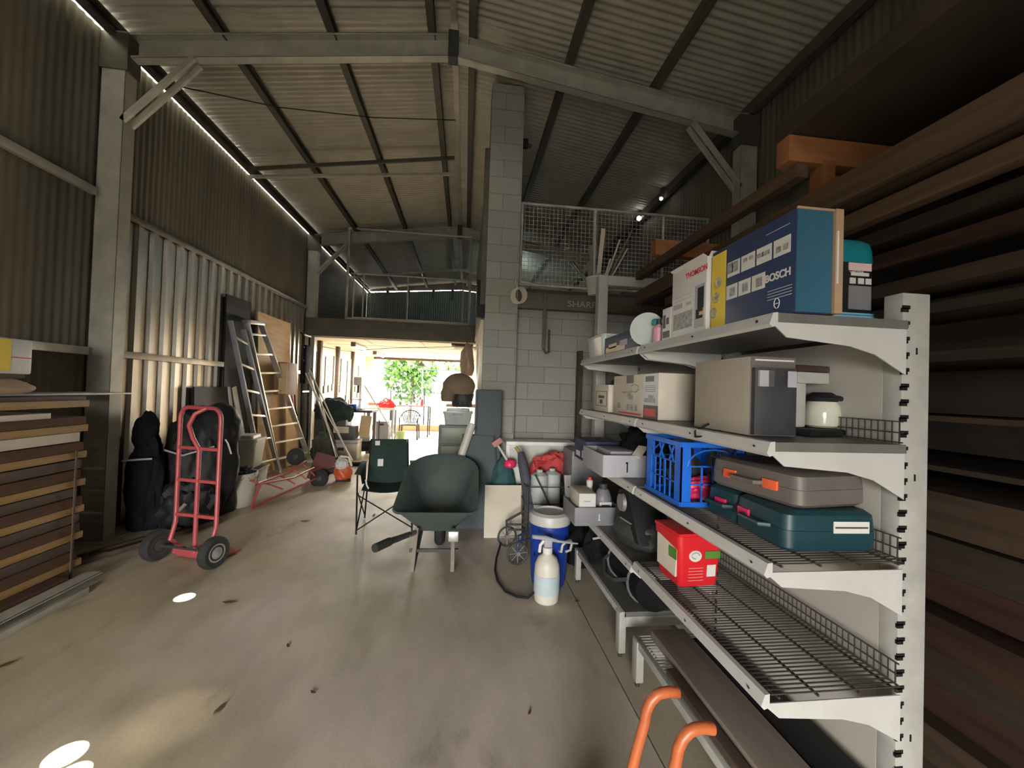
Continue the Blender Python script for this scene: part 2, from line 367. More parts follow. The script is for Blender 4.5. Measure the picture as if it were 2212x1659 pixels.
# front wall round the big front door, back wall
struct(B().box(XL, -1.8, YF - .02, YF + .03, 0, 5.0).box(-.2, XR, YF - .02, YF + .03, 0, 5.0).box(-1.8, -.2, YF - .02, YF + .03, 2.0, 5.0), 'wall_front', M_clad)
b = corr(-3.43, XR, .0762, .016, lambda x, h, v: (x, YB + h, 2.5 if v == 0 else 4.945 - .085 * abs(x - RX)), 0, 1)
struct(b, 'wall_back', M_teal)
struct(B().prism([(XL, 4.72), (RX, 4.97), (XR, 4.68), (XR, roofz(XR)), (RX, roofz(RX)), (XL, roofz(XL))], 'y', YB + .03, YB + .06), 'wall_back', M_clad)
b = B()
for x in (-2.75, -2.05, -1.2, -.55): b.box(x - .05, x + .05, YB + .0, YB + .05, 4.6, 5.0)
struct(b, 'trim_2', M_clad)
struct(B().box(XL, -3.12, YB, YB + .08, 0, 2.5).box(.12, XR, YB, YB + .08, 0, 2.5), 'wall_back', M_cream)
struct(B().box(-3.12, .12, YB, YB + .1, 2.42, 2.5), 'trim_3', M_timd)
# block wall and pier, workshop partition
struct(B().box(.58, XR, 4.78, 4.97, 0, 2.5), 'wall_block', M_block)
struct(B().box(.20, .58, 4.62, 4.97, 0, 5.10), 'wall_pier', M_block)
struct(B().box(.20, .30, 4.97, YB, 0, 2.55), 'wall_right', M_cream)
struct(B().box(.17, .21, 5.5, 8.8, 2.55, 4.2), 'wall_right', M_steeld)
tag(B().box(.14, .2, 4.66, 4.78, 2.5, 4.35).out('batten', M_brown), 'tall brown batten standing against the left side of the block pier', 'batten')
tag(B().box(.1, .2, 4.7, 4.85, 2.35, 2.8).out('meter_box', M_black, bev=.008), 'small black box fixed beside the pier above the workshop doorway', 'box')
# mezzanine over the workshop
struct(B().box(XL + .02, .17, 8.78, 8.9, 2.52, 2.9), 'trim_4', M_brown)
struct(B().box(XL, .2, 8.9, YB, 2.5, 2.53), 'ceiling', M_cream)
struct(B().box(XL, .2, 8.9, YB, 2.62, 2.68), 'floor', M_timd)
b = B()
for y in (10.2, 11.5, 12.8): b.box(XL, .2, y - .02, y + .02, 2.49, 2.5)
for x in (-2.2, -1.0): b.box(x - .02, x + .02, 8.9, YB, 2.49, 2.5)
struct(b, 'trim_5', M_plyp)
struct(B().box(.58, XR, 4.75, YB, 2.66, 2.74), 'floor', M_timd)
t = thing('timber_bearer', 'brown timber bearer chalked SHARPE along the top of the block wall', 'beam', (.58, 4.68, 2.48))
B().box(0, 2.5, -.05, .05, 0, .19).out('beam', M_brown, t, bev=.004)
txt('SHARPE', .1, M_chalk, t, (.6, -.052, .045), FACE_N, 'chalk_lettering', sx=1.2)
struct(B().box(XL, XL + .02, 8.9, YB, 0, 2.5), 'wall_left', M_cream)
def railing(name, lab, x0, x1, y, z0, z1, posts, grid=None, mid=None, r=.018, lowx=None):
    t = thing(name, lab, 'railing', ((x0 + x1) / 2, y, z0)); c = (x0 + x1) / 2; h = z1 - z0
    b = B().cyl((x0 - c, 0, h), (x1 - c, 0, h), r, n=8); b.out('top_rail', M_steel, t)
    B().cyl((x0 - c, 0, 0.02), (x1 - c, 0, .02), r, n=8).out('bottom_rail', M_steel, t)
    for x in posts: B().cyl((x - c, 0, 0), (x - c, 0, h), r, n=8).out('post', M_steel, t)
    if mid: B().cyl((x0 - c, 0, mid - z0), (x1 - c, 0, mid - z0), r * .8, n=8).out('mid_rail', M_steel, t)
    if grid:
        b = B(); g = grid; x = x0
        while x < x1: b.beam((x - c, .005, .02), (x - c, .005, h), .004, .004, (0, 1, 0)); x += g
        z = g
        while z < h: b.beam((x0 - c, 0, z), (x1 - c, 0, z), .004, .004); z += g
        b.out('mesh_infill', M_steel, t)
    return t
railing('mesh_railing', 'galvanised mesh balustrade beside the pier above the block wall', .6, 3.0, 4.72, 2.76, 3.76, (.61, 1.52, 2.4, 3.0), .05)
t = railing('loft_railing', 'tall tubular frame standing on the mezzanine edge over the workshop', -2.57, .03, 8.82, 2.9, 4.86, (-2.57, .03), None, None, .028)
t = railing('loft_gate', 'lower tubular guard rail with thin uprights inside the tall frame', -2.42, -.1, 8.76, 2.92, 3.88, (-2.42, -2.22, -1.3, -.12), None, None, .016)
b = B().tube([(-2.1, 8.78, 2.9), (-2.1, 8.78, 3.6), (-2.05, 8.78, 3.68), (-1.95, 8.78, 3.7)], .012, 8)
# daylight glints at the right eave built as glowing beads, and a pier fitting
for x, y, z, r, lab in ((3.0, 6.74, 4.90, .04, 'small glint of daylight near the right eave, built as glowing bead, lower of the pair'), (3.0, 5.93, 4.88, .025, 'small glint of daylight near the right eave, built as glowing bead, upper of the pair')):
    t = thing('eave_glint', lab, 'lamp', (x - .03, y, z - .3), 0, 'eave glints')
    B().lathe([(.0 + r * .3, 0), (r, r * .6), (r, r * 1.4), (r * .3, r * 2)], n=12).out('glow_bead', mat('eave_glow', (1, .95, .85), .3, emit=6), t)
    B().cyl((0, .02, r * 2), (.06, .03, .2), .03, .05, 10).out('bracket', M_steeld, t)
t = thing('security_light', 'small black fitting on the right face of the tall block pier', 'light', (.6, 4.7, 4.42))
B().box(-.02, .05, -.03, .03, 0, .1).out('housing', M_black, t, bev=.01); B().cyl((.05, 0, .05), (.08, 0, .02), .02, .03, 10).out('lens', M_dgrey, t)
# brackets hanging from the bearer and the coiled rope
t = thing('hook_strap', 'grey steel strap hanging down over the block wall from the bearer', 'strap', (.9, 4.6, 1.95))
B().box(-.02, .02, 0, .01, .05, .72).out('strap', M_steeld, t); B().tube([(0, -.0, .05), (.02, -.03, 0), (.06, -.03, .02), (.06, 0, .06), (.06, .0, .28)], .012, 8).out('hook', M_steeld, t)
t = thing('rope_coil', 'pale coil of rope tied round the top corner of the block wall', 'rope', (.56, 4.56, 2.52))
b = B()
for k in range(5): b.tube([(math.cos(a) * .07 + .01 * k, -.015 * k + .02, .08 + math.sin(a) * .09) for a in [i * math.pi / 6 + k for i in range(12)]], .008, 6, True)
b.out('coil', M_plyp, t); B().tube([(0, 0, .17), (-.02, 0, .25), (.0, .05, .3)], .008, 6).out('tail', M_plyp, t)
# gantry frame at the right of the block wall, stud beside it
t = thing('steel_gantry', 'white square steel post with a flat arm standing before the block wall', 'frame', (1.38, 4.0, 0))
B().box(-.05, .05, -.05, .05, 0, 2.72).out('post', M_white, t, bev=.006); B().box(.05, .6, -.05, .05, 2.62, 2.72).out('arm', M_white, t, bev=.006)
tag(B().box(1.33, 1.38, 4.6, 4.7, 0, 2.0).out('timber_stud', M_timd), 'narrow brown timber stud upright against the block wall', 'stud')
# bucket of sticks behind the gantry
t = thing('stick_bucket', 'pale bucket full of timber offcuts on the bearer behind the mesh', 'bucket', (1.53, 4.62, 2.67))
B().lathe([(.10, 0), (.13, .2), (.135, .2), (.135, .215), (.12, .215), (.1, .02)], n=20).out('bucket', M_tub, t)
for i, (x, y, dx, h, w_) in enumerate(((0, 0, .06, .82, .05), (-.05, .03, -.03, .62, .04), (.05, 0, .22, .7, .018), (.06, .02, .38, .86, .018), (.03, -.03, .12, .45, .02), (-.06, -.02, -.05, .4, .06), (.07, 0, .3, .6, .014))):
    B().beam((x, y, .03), (x + dx, y, h), w_, .012, (0, 1, 0)).out('stick', M_plyp if i % 2 == 0 else M_greyt, t)
# ================================================================== WHITE STEEL SHELVING
Y0, Y1, Y2 = 1.12, 2.045, 3.10; XF, XB = .925, 1.385
def upright(y, lab, h=1.86):
    t = thing('shelving_upright', lab, 'upright', (1.45, y, 0), 0, 'shelving uprights')
    B().box(-.05, .052, -.03, .03, 0, h).out('post', M_whited, t, bev=.004)
    b = B(); z = .12
    while z < h - .04:
        if y > 1.5: b.box(-.051, -.045, -.018, .0, z, z + .024)
        else: b.box(-.0508, -.030, -.0315, -.024, z, z + .014); b.box(-.0508, -.024, -.0315, -.028, z + .010, z + .022)
        z += .0508
    b.out('slot_pattern', M_black, t, smooth=False)
    b = B()
    for z in (.42, 1.25, 1.66): b.box(.0, .006, -.0312, -.028, z, z + .022)
    b.out('bolt_hole', M_black, t, smooth=False)
upright(1.16, 'nearest slotted white shelving upright, in front of the dark timber rack')
upright(2.05, 'middle slotted white upright between the two shelving bays')
upright(3.10, 'farthest slotted white upright, nearest the block wall')
for y0, y1, lab in ((1.19, 2.02, 'near bay'), (2.08, 3.07, 'far bay')):
    tag(B().box(1.40, 1.41, y0, y1, .02, 1.72).out('back_panel', M_panel), 'flat pale steel back panel of the ' + lab + ' of white shelving', 'panel')
def bracket_poly(L=.45, d=.125):
    # x from upright (0) out to the front (-L)
    return [(0, 0), (-L, 0), (-L - .005, -.012), (-L + .035, -.045), (-.2, -.062), (-.11, -.085), (0, -d - .02)]
def shelf(y0, y1, z, lab, wire=False, left=True, back=False, brk=(1, 1), top=None):
    t = thing('steel_shelf', lab, 'shelf', (XB, y0, z), 0, 'white steel shelves')
    L = y1 - y0; D = XB - XF
    if wire:
        b = B(); y = .01
        while y < L: b.beam((-D + .02, y, -.006), (0, y, -.006), .0035, .0035); y += .018
        for x in (-.02, -.15, -.29, -.42): b.beam((x, 0, -.011), (x, L, -.011), .006, .006)
        b.out('wire_deck', M_wire, t, smooth=False)
    else: B().box(-D + .012, 0, 0.002, L - .002, -.03, -.002).out('deck', M_gshelf if top is None else top, t)
    b = B().prism([(-D + .012, 0), (-D + .012, -.04), (-D - .006, -.046), (-D - .016, -.036), (-D - .004, -.002)], 'y', 0.004, L - .004)
    b.out('front_rail', M_white, t, smooth=False)
    b = B()
    for y in (.06, L * .45, L - .08): b.cyl((-D - .013, y, -.02), (-D - .0155, y, -.021), .004, n=8)
    b.out('rail_hole', M_black, t)
    for on, yy in zip(brk, (.008, L - .008)):
        if on: B().prism([(x, zz - .03) for x, zz in bracket_poly()], 'y', yy - .002, yy + .002).out('bracket', M_white, t, smooth=False)
    if back:
        b = B(); hh = .07
        for k in range(int(L / .022)): b.beam((-.015, k * .022 + .01, 0), (-.015, k * .022 + .01, hh), .003, .003, (0, 1, 0))
        for zz in (hh, hh * .5, .004): b.beam((-.015, 0, zz), (-.015, L, zz), .004, .004)
        b.out('wire_riser', M_wire, t, smooth=False)
Z1, Z2, Z3, Z4, ZB = 1.765, 1.372, 1.008, .618, .255
shelf(1.10, Y1 - .01, Z1, 'top shelf of the near bay under the blue tool box')
shelf(1.10, Y1 - .01, Z2, 'second shelf down in the near bay under the beige carton', back=True)
shelf(1.10, Y1 - .01, Z3, 'third shelf down in the near bay, wire decked, under the blue crate', True, back=True)
shelf(1.10, Y1 - .01, Z4, 'fourth shelf down in the near bay, wire decked, under the red tub', True, back=True)
shelf(Y1 + .01, Y2, Z1, 'top shelf of the far bay carrying the clear tub', brk=(1, 1))
shelf(Y1 + .01, Y2, Z2, 'second shelf down in the far bay under the circular saw carton')
shelf(Y1 + .01, Y2, Z3, 'third shelf down in the far bay under the big grey tray')
shelf(Y1 + .01, Y2, Z4 - .03, 'fourth shelf down in the far bay under the dark power tool')
def base(y0, y1, wire, lab, z=ZB):
    t = thing('base_shelf', lab, 'shelf', (XB, y0, 0), 0, 'floor level base shelves'); L = y1 - y0; D = XB - XF
    if wire:
        b = B(); y = .01
        while y < L: b.beam((-D + .02, y, z - .006), (0, y, z - .006), .004, .004); y += .022
        for x in (-.02, -.2, -.42): b.beam((x, 0, z - .011), (x, L, z - .011), .006, .006)
        b.out('wire_deck', M_white, t, smooth=False)
    else: B().box(-D + .012, 0, .002, L - .002, z - .03, z - .002).out('deck', M_gshelf, t)
    B().box(-D - .004, -D + .02, 0, L, z - .038, z).out('front_rail', M_whited, t, bev=.003)
    for y in (.03, L - .03):
        B().box(-D - .01, -D + .03, y - .028, y + .028, .03, z - .005).out('foot', M_whited, t, bev=.004)
        B().cyl((-D + .01, y, 0), (-D + .01, y, .035), .012, n=10).out('levelling_screw', M_dgrey, t)
        B().box(-D + .03, 0, y - .004, y + .004, z - .1, z - .03).out('side_plate', M_white, t)
base(1.10, Y1 - .03, True, 'base shelf of the near bay holding the long timber plank', .24)
base(Y1 + .14, Y2 + .02, False, 'base shelf of the far bay holding the black duffel bag', .265)

# ------------------------------------------------------------------ things on the shelves
def carton(name, lab, cat, x0, x1, y0, y1, z, h, m, rz=0, bev=.003):
    t = thing(name, lab, cat, ((x0 + x1) / 2, (y0 + y1) / 2, z), rz)
    w_, l_ = x1 - x0, y1 - y0
    B().box(-w_ / 2, w_ / 2, -l_ / 2, l_ / 2, 0, h).out('carton', m, t, bev=bev); t['w'] = w_; t['l'] = l_; t['h'] = h
    return t
def decal(t, face, rects, m, name='print', th=.0008):
    """printed rectangles on the aisle face ('L', u runs near to far) or near face ('N', u left to right), fractions of the face"""
    w_, l_, h = t['w'], t['l'], t['h']; b = B()
    for u0, u1, v0, v1 in rects:
        if face == 'L': b.box(-w_ / 2 - th, -w_ / 2 + .0002, -l_ / 2 + u0 * l_, -l_ / 2 + u1 * l_, v0 * h, v1 * h)
        else: b.box(-w_ / 2 + u0 * w_, -w_ / 2 + u1 * w_, -l_ / 2 - th, -l_ / 2 + .0002, v0 * h, v1 * h)
    return b.out(name, m, t, smooth=False)
def clean(t):
    for k in ('w', 'l', 'h'): del t[k]
# blue tool box (power tool maker's name on its side)
t = thing('tool_carton', 'large navy carton with white product pictures and yellow end strip on top shelf', 'box', (1.045, 1.29, Z1))
t['w'], t['l'], t['h'] = .14, .41, .315
B().box(-.07, .07, -.205, .205, 0, .315).out('carton', M_navy, t, bev=.002)
B().box(-.068, .05, -.2062, -.204, .002, .312).out('end_panel', M_tealp, t)
B().box(.052, .078, -.215, -.18, 0, .318).out('open_flap', M_card, t)
B().box(-.07, .07, -.209, -.204, .312, .319).out('torn_edge', M_card, t)
B().box(.055, .061, -.2175, -.2155, .09, .25).out('tape', M_wprint, t)
B().box(-.0712, -.068, .12, .206, .001, .3).out('yellow_strip', M_yel, t)
decal(t, 'L', [(.05 + .185 * i, .05 + .185 * i + .165, .60, .775) for i in range(4)] + [(.30 + .165 * i, .30 + .165 * i + .15, .33, .50) for i in range(3)], M_wprint, 'picture_panel')
decal(t, 'L', [(.07 + .185 * i + a, .07 + .185 * i + a + .05 + .03 * (i % 2), .64 + .03 * (i % 3), .70 + .02 * i) for i in range(4) for a in (.0, .07)] + [(.33 + .165 * i, .33 + .165 * i + .07, .36, .46) for i in range(3)], M_gprint, 'picture', .0014)
decal(t, 'L', [(.03, .27, .27 - .03 * i, .275 - .03 * i) for i in range(4)] + [(.06, .3, .88, .885)], M_wprint, 'small_print')
txt('BOSCH', .034, M_wprint, t, (-.0708, -.082, .118), FACE_L, bold=.001, sx=.95)
b = B()
for i in range(3):
    b.tube([(-.0716, .163 + .012 * i - .0 + .017 * math.cos(a), .07 + .058 * (2 - i) * 1.0 + .019 * math.sin(a)) for a in [k * math.pi / 8 for k in range(16)]], .003, 6, True)
    b.cyl((-.071, .163 + .012 * i, .07 + .058 * (2 - i)), (-.0725, .163 + .012 * i, .07 + .058 * (2 - i)), .009, n=10)
b.out('wheel_picture', M_gprint, t)
b = B(); b.tube([(-.0714, -.135 + .011 * math.cos(a), .04 + .016 * math.sin(a)) for a in [k * math.pi / 8 for k in range(16)]], .0015, 6, True); b.box(-.0716, -.0705, -.142, -.128, .038, .041)
b.out('round_emblem', M_wprint, t); clean(t)
# white appliance carton
t = thing('appliance_carton', 'white carton with open flaps and a printed black coffee maker on top shelf', 'box', (1.09, 1.645, Z1))
t['w'], t['l'], t['h'] = .26, .27, .31
B().box(-.13, .13, -.135, .135, 0, .31).out('carton', M_wprint, t, bev=.002)
B().prism([(-.13, .309), (-.145, .318), (-.144, .321), (-.128, .313)], 'y', -.13, .13).out('flap', M_wprint, t); B().prism([(-.135, .309), (-.15, .325), (-.148, .327), (-.13, .311)], 'x', -.12, .13).out('flap', M_wprint, t)
decal(t, 'L', [(.04, .3, .08, .66)], M_lgrey, 'picture')
decal(t, 'L', [(.06, .22, .33, .62), (.08, .26, .2, .33)], M_black, 'machine_picture', .0012)
decal(t, 'L', [(.05, .17, .24, .29)], M_ply, 'cup_picture', .0018)
decal(t, 'L', [(.36, .94, .12, .36)], M_gprint, 'photo_strip', .001)
decal(t, 'L', [(.4, .9, .60, .605), (.35, .88, .54, .545), (.66, .94, .43, .5), (.4, .55, .44, .48)], M_lgrey, 'small_print', .001)
txt('THOMSON', .034, M_rprint, t, (-.1312, .02, .255), FACE_L, sx=.95, bold=.0004); clean(t)
# teal and black watering computer case
t = thing('accessory_case', 'rounded teal and black upright case at the near end of the top shelf', 'case', (1.375, 1.36, Z1))
def rr(w_, d_, r, n=5):
    P_ = []
    for cx, cy, a0 in ((w_ / 2 - r, d_ / 2 - r, 0), (-w_ / 2 + r, d_ / 2 - r, 90), (-w_ / 2 + r, -d_ / 2 + r, 180), (w_ / 2 - r, -d_ / 2 + r, 270)):
        for k in range(n + 1): a = R(a0 + 90 * k / n); P_.append((cx + r * math.cos(a), cy + r * math.sin(a)))
    return P_
def rrbox(w_, d_, r, zs, c=(0, 0)):
    """rounded box from (z, scale) pairs"""
    return B().loops([[(c[0] + x * s, c[1] + y * s, z) for x, y in rr(w_, d_, r)] for z, s in zs])
rrbox(.2, .19, .05, [(0.03, .98), (.06, .98), (.26, .96)]).out('body', M_black, t)
rrbox(.2, .19, .05, [(.235, .965), (.24, .985), (.28, .97), (.31, .9), (.325, .72)]).out('cap', M_teal2, t)
rrbox(.215, .2, .05, [(0, .85), (.015, .97), (.045, 1), (.05, .96)]).out('base_ring', M_teal2, t)
rrbox(.216, .201, .05, [(.036, 1), (.052, .98)]).out('rim_band', M_bluel, t)
B().box(-.03, .06, -.0965, -.094, .065, .15).out('grey_label', M_mgrey, t)
B().box(-.03, .06, -.0965, -.093, .205, .232).out('pink_label', mat('pale_pink_print', (.72, .5, .5), .5), t)
b = B()
for x in (-.025, .008, .038): b.box(x, x + .022, -.0965, -.093, .157, .178)
b.box(-.02, .05, -.0965, -.093, .186, .198); b.out('icon_row', M_wprint, t)
txt('GARDENA', .017, M_wprint, t, (-.03, -.1015, .014), FACE_N)
txt('GARDENA', .012, M_wprint, t, (-.03, -.0975, .196), FACE_N)
# small things farther along the top shelf
t = thing('spray_can_box', 'small white patterned packet next to the white appliance carton', 'packet', (1.0, 1.83, Z1)); t['w'], t['l'], t['h'] = .08, .08, .16
B().box(-.04, .04, -.04, .04, 0, .16).out('carton', M_wprint, t, bev=.002); decal(t, 'L', [(.1, .9, .1, .3), (.2, .5, .5, .7), (.6, .9, .4, .8)], M_dprint); clean(t)
t = thing('glass_jar', 'small pale glass jar with a flat lid behind the white packet', 'jar', (1.1, 1.92, Z1)); B().lathe([(.045, 0), (.05, .01), (.05, .15), (.035, .17)], n=20).out('jar', M_clear, t); B().cyl((0, 0, .17), (0, 0, .19), .045).out('lid', M_lgrey, t)
tag(B().beam((.98, 1.95, Z1 + .115), (1.08, 2.1, Z1 + .15), .07, .03).out('blue_bottle', M_teal2, bev=.01), 'turquoise plastic bottle lying on top beside the glass jar', 'bottle')
t = thing('pink_bottle', 'small pink and white bottle on the top shelf front edge', 'bottle', (.98, 1.945, Z1)); B().lathe([(.025, 0), (.028, .01), (.028, .08), (.012, .1)], n=16).out('body', mat('pink_plastic', (.6, .3, .4), .4), t); B().cyl((0, 0, .1), (0, 0, .125), .012, n=10).out('cap', M_dgrey, t)
t = thing('clear_dish', 'round clear plastic dish standing on edge on the top shelf', 'dish', (.96, 2.04, Z1)); B().cyl((0, .0, .09), (.015, .02, .09), .09, .09, 24).out('dish', M_clear, t)
t = carton('navy_carton', 'long low navy carton with a cream picture, between the clear tub and the dish', 'box', .95, 1.12, 2.12, 2.66, Z1, .115, M_navy)
decal(t, 'L', [(.35, .95, .08, .38), (.6, .85, .3, .55)], mat('cream_print', (.7, .55, .42), .5), 'picture'); decal(t, 'L', [(.28, .5, .3, .6), (.04, .2, .5, .55)], M_lgrey, 'print', .001); clean(t)
t = thing('storage_tub', 'clear lidded plastic tub at the far end of the top shelf', 'tub', (1.07, 2.86, Z1))
B().loops([[(x * s, y * s, z) for x, y in rr(.26, .36, .03)] for z, s in ((0, .88), (.01, .9), (.14, 1), (.14, .98), (.02, .88))], cap1=True).out('tub', M_clear, t)
B().loops([[(x * s, y * s, z) for x, y in rr(.27, .37, .03)] for z, s in ((.14, 1), (.155, 1), (.16, .95))]).out('lid', M_clear, t)
# second shelf
t = thing('fryer_carton', 'beige carton with a dark appliance picture on its near end, second shelf', 'box', (1.065, 1.44, Z2), R(-1))
t['w'], t['l'], t['h'] = .17, .34, .275
B().box(-.085, .085, -.17, .17, 0, .275).out('carton', M_cardg, t, bev=.004)
B().box(-.084, .084, -.1715, -.17, .0, .274).out('end_print', M_brcase, t)
b = B(); b.loops([[(x, y, z) for x, y in [(-.08, -.171), (-.077, -.186), (-.035, -.196), (.035, -.196), (.077, -.186), (.08, -.171)]] for z in (.005, .235)]); b.out('machine_picture', M_dprint, t)
decal(t, 'N', [(.1, .42, .62, .82), (.62, .9, .62, .82)], M_lgrey, 'window_print', .026); decal(t, 'N', [(.1, .95, .945, .965)], M_wprint, 'light_strip', .004)
B().tube([(-.086, .06, .02), (-.15, .05, -.01), (-.16, .03, -.03), (-.15, 0, -.025), (-.087, -.02, .0)], .004, 6).out('cord_loop', M_black, t); clean(t)
t = thing('coffee_maker', 'white filter coffee maker with black top and glass jug, on the second shelf', 'coffee maker', (1.285, 1.45, Z2), R(8))
B().box(-.075, .075, .0, .1, 0, .25).box(-.075, -.02, -.09, .0, .025, .2).out('column', M_whited, t, bev=.012)
B().box(-.078, .078, -.10, .1, .19, .235).out('head', M_whited, t, bev=.01); B().box(-.08, .08, -.1, .1, .235, .26).out('lid', mat('dark_brown_plastic', (.05, .03, .025), .4), t, bev=.006)
B().box(-.085, .085, -.16, .1, 0, .025).out('base', M_black, t, bev=.008)
B().lathe([(.045, .027), (.056, .035), (.060, .08), (.056, .11), (.045, .13)], c=(.06, -.085, 0), n=24).out('jug', M_glass, t)
B().lathe([(.048, .125), (.056, .14), (.03, .16)], c=(.06, -.085, 0), n=20).out('jug_lid', M_black, t)
B().tube([(.085, -.12, .14), (.14, -.15, .13), (.15, -.155, .08), (.11, -.13, .05)], .010, 8).out('jug_handle', M_black, t)
B().box(-.02, .05, -.0, -.004, .13, .185).out('dark_window', M_black, t)
t = thing('saw_carton', 'long white carton with a circular saw picture and red stripe, on the far second shelf', 'box', (1.10, 2.26, Z2)); t['w'], t['l'], t['h'] = .22, .62, .245
B().box(-.11, .11, -.31, .31, 0, .245).out('carton', mat('off_white_card', (.62, .56, .48), .6), t, bev=.002)
decal(t, 'L', [(0, .28, .001, .99)], mat('light_print', (.55, .55, .55), .5), 'end_print'); decal(t, 'L', [(.0, .27, .0, .3)], M_dprint, 'dark_band', .0012); decal(t, 'L', [(.04, .25, .06, .22)], M_rprint, 'red_label', .0016)
decal(t, 'L', [(.08, .24, .82, .94), (.50, .66, .8, .999)], M_dprint, 'black_label', .0014)
decal(t, 'L', [(.05, .26, .36, .46), (.08, .18, .46, .53), (.5, .58, .4, .52), (.53, .76, .55, .6), (.4, .46, .14, .28), (.49, .55, .14, .28), (.58, .64, .14, .28), (.8, .88, .16, .3)], M_gprint, 'picture', .0014)
decal(t, 'L', [(.05, .24, .72 - .04 * i, .73 - .04 * i) for i in range(4)], M_dprint, 'small_print', .0014); decal(t, 'L', [(.32, .85, .04, .08)], M_rprint, 'red_stripe', .0014)
b = B(); b.tube([(-.1112, -.02 + .035 * math.cos(a) * 1.6, .165 + .022 * math.sin(a)) for a in [k * math.pi / 8 for k in range(16)]], .003, 6, True); b.cyl((-.1102, .06, .12), (-.1118, .06, .12), .022, n=14); b.out('saw_picture', M_gprint, t); clean(t)
t = carton('instruction_carton', 'narrow white carton with line drawings at the far end of the second shelf', 'box', .98, 1.18, 2.64, 2.93, Z2, .19, mat('off_white_card', (.62, .56, .48), .6))
decal(t, 'L', [(.1, .9, .75, .77), (.1, .9, .2, .22), (.1, .13, .2, .77), (.87, .9, .2, .77), (.3, .7, .5, .6), (.4, .6, .3, .45)], M_dprint); clean(t)
t = thing('sanding_disc', 'dark half round tool top showing over the narrow white carton', 'tool', (1.12, 2.8, Z2 + .191)); B().lathe([(.07, 0), (.068, .025), (.04, .05), (.01, .06)], n=20).out('dome', M_dgrey, t); B().box(-.1, .1, -.008, .008, .0, .015).out('bar', M_dgrey, t)
# third shelf: milk crate
t = thing('milk_crate', 'bright blue ventilated plastic crate on the third shelf', 'crate', (1.115, 1.835, Z3 + .001))
w2, l2, hh = .155, .170, .285
b = B()
b.box(-w2, w2, -l2, l2, 0, .012)
for sx in (-1, 1):
    for sy in (-1, 1):
        b.box(min(sx * w2, sx * (w2 - .045)), max(sx * w2, sx * (w2 - .045)), sy * l2 - .004 * (sy > 0) * 0 - (.006 if sy > 0 else 0), sy * l2 + (.006 if sy < 0 else 0), 0, hh)
        b.box(sx * w2 - (.006 if sx > 0 else 0), sx * w2 + (.006 if sx < 0 else 0), min(sy * l2, sy * (l2 - .055)), max(sy * l2, sy * (l2 - .055)), 0, hh)
b.out('shell', M_bluep, t, smooth=False)
b = B()
for z, th in ((hh - .02, .022), (.003, .02)):
    b = B()
    for sx in (-1, 1): b.box(sx * w2 - .005, sx * w2 + .005, -l2, l2, z, z + th)
    for sy in (-1, 1): b.box(-w2, w2, sy * l2 - .005, sy * l2 + .005, z, z + th)
    b.out('upper_rim' if z > .1 else 'lower_rim', M_bluep, t, smooth=False)
b = B()
for sx in (-1, 1):
    x = sx * (w2 - .003)
    for z in (.10, .19): b.beam((x, -l2, z), (x, l2, z), .005, .006)
    for i in range(6): y = -l2 + .05 + i * (2 * l2 - .1) / 5; b.beam((x, y, 0), (x, y, .19), .005, .008, (0, 1, 0))
    for i in range(3):
        y = -l2 + .07 + i * .095; b.beam((x, y, .19), (x, y + .04, .26), .005, .009, (0, 1, 0)); b.beam((x, y + .04, .19), (x, y - .0, .26), .005, .009, (0, 1, 0))
for sy in (-1, 1):
    y = sy * (l2 - .003)
    for z in (.10, .18): b.beam((-w2, y, z), (w2, y, z), .005, .006)
    for i in range(5): x = -w2 + .045 + i * (2 * w2 - .09) / 4; b.beam((x, y, 0), (x, y, .18), .008, .005, (0, 1, 0))
    b.tube([(w2 * .8 * math.cos(a), y, .18 + .075 * math.sin(a)) for a in [k * math.pi / 8 for k in range(9)]], .004, 6)
b.out('lattice', M_bluep, t, smooth=False)
tag(B().blob((1.13, 1.77, Z3 + .015), (.17, .12, .1), .3, 3, 3).out('red_bundle', M_pink), 'crumpled pinkish red bundle lying inside the blue crate', 'bundle')
tag(B().blob((1.12, 1.90, Z3 + .015), (.18, .12, .19), .25, 8, 3).out('dark_bundle', M_dgrey), 'dark cloth bundle lying inside the blue crate behind the red one', 'bundle')
def case(name, lab, loc, rz, w_, l_, h, m, lat, latm, tilt=None):
    t = thing(name, lab, 'tool case', loc, rz)
    rrbox(w_, l_, .035, [(0, .93), (.012, 1), (h * .52, 1), (h * .52, .985)]).out('lower_shell', m, t)
    rrbox(w_, l_, .035, [(h * .53, .985), (h * .53, 1), (h * .9, .97), (h, .87)]).out('upper_shell', m, t)
    for y in lat: B().box(-w_ / 2 - .008, -w_ / 2 + .004, y - .03, y + .03, h * .36, h * .66).out('latch', latm, t, bev=.004)
    B().tube([(-w_ / 2, -.06, h * .5), (-w_ / 2 - .03, -.05, h * .5), (-w_ / 2 - .03, .05, h * .5), (-w_ / 2, .06, h * .5)], .009, 8).out('handle', m, t)
    return t
t = case('tool_case', 'dark teal tool case with a white label on its end, nearest on third shelf', (1.205, 1.295, Z3 + .002), R(-2), .33, .26, .13, M_dteal, (.07,), M_pink)
B().box(.0, .125, -.1318, -.1295, .062, .1).out('white_label', M_wprint, t); B().box(.005, .12, -.1325, -.1315, .078, .083).out('label_line', M_dprint, t)
t = case('tool_case', 'dark teal power tool case behind the labelled one, under the brown case', (1.20, 1.53, Z3 + .002), R(5), .30, .18, .125, M_dteal, (0,), M_pink)
t = case('tool_case', 'brown grey power tool case with orange latches lying on the teal cases', (1.215, 1.40, Z3 + .134), R(8), .30, .40, .115, M_brcase, (-.09, .09), M_orl)
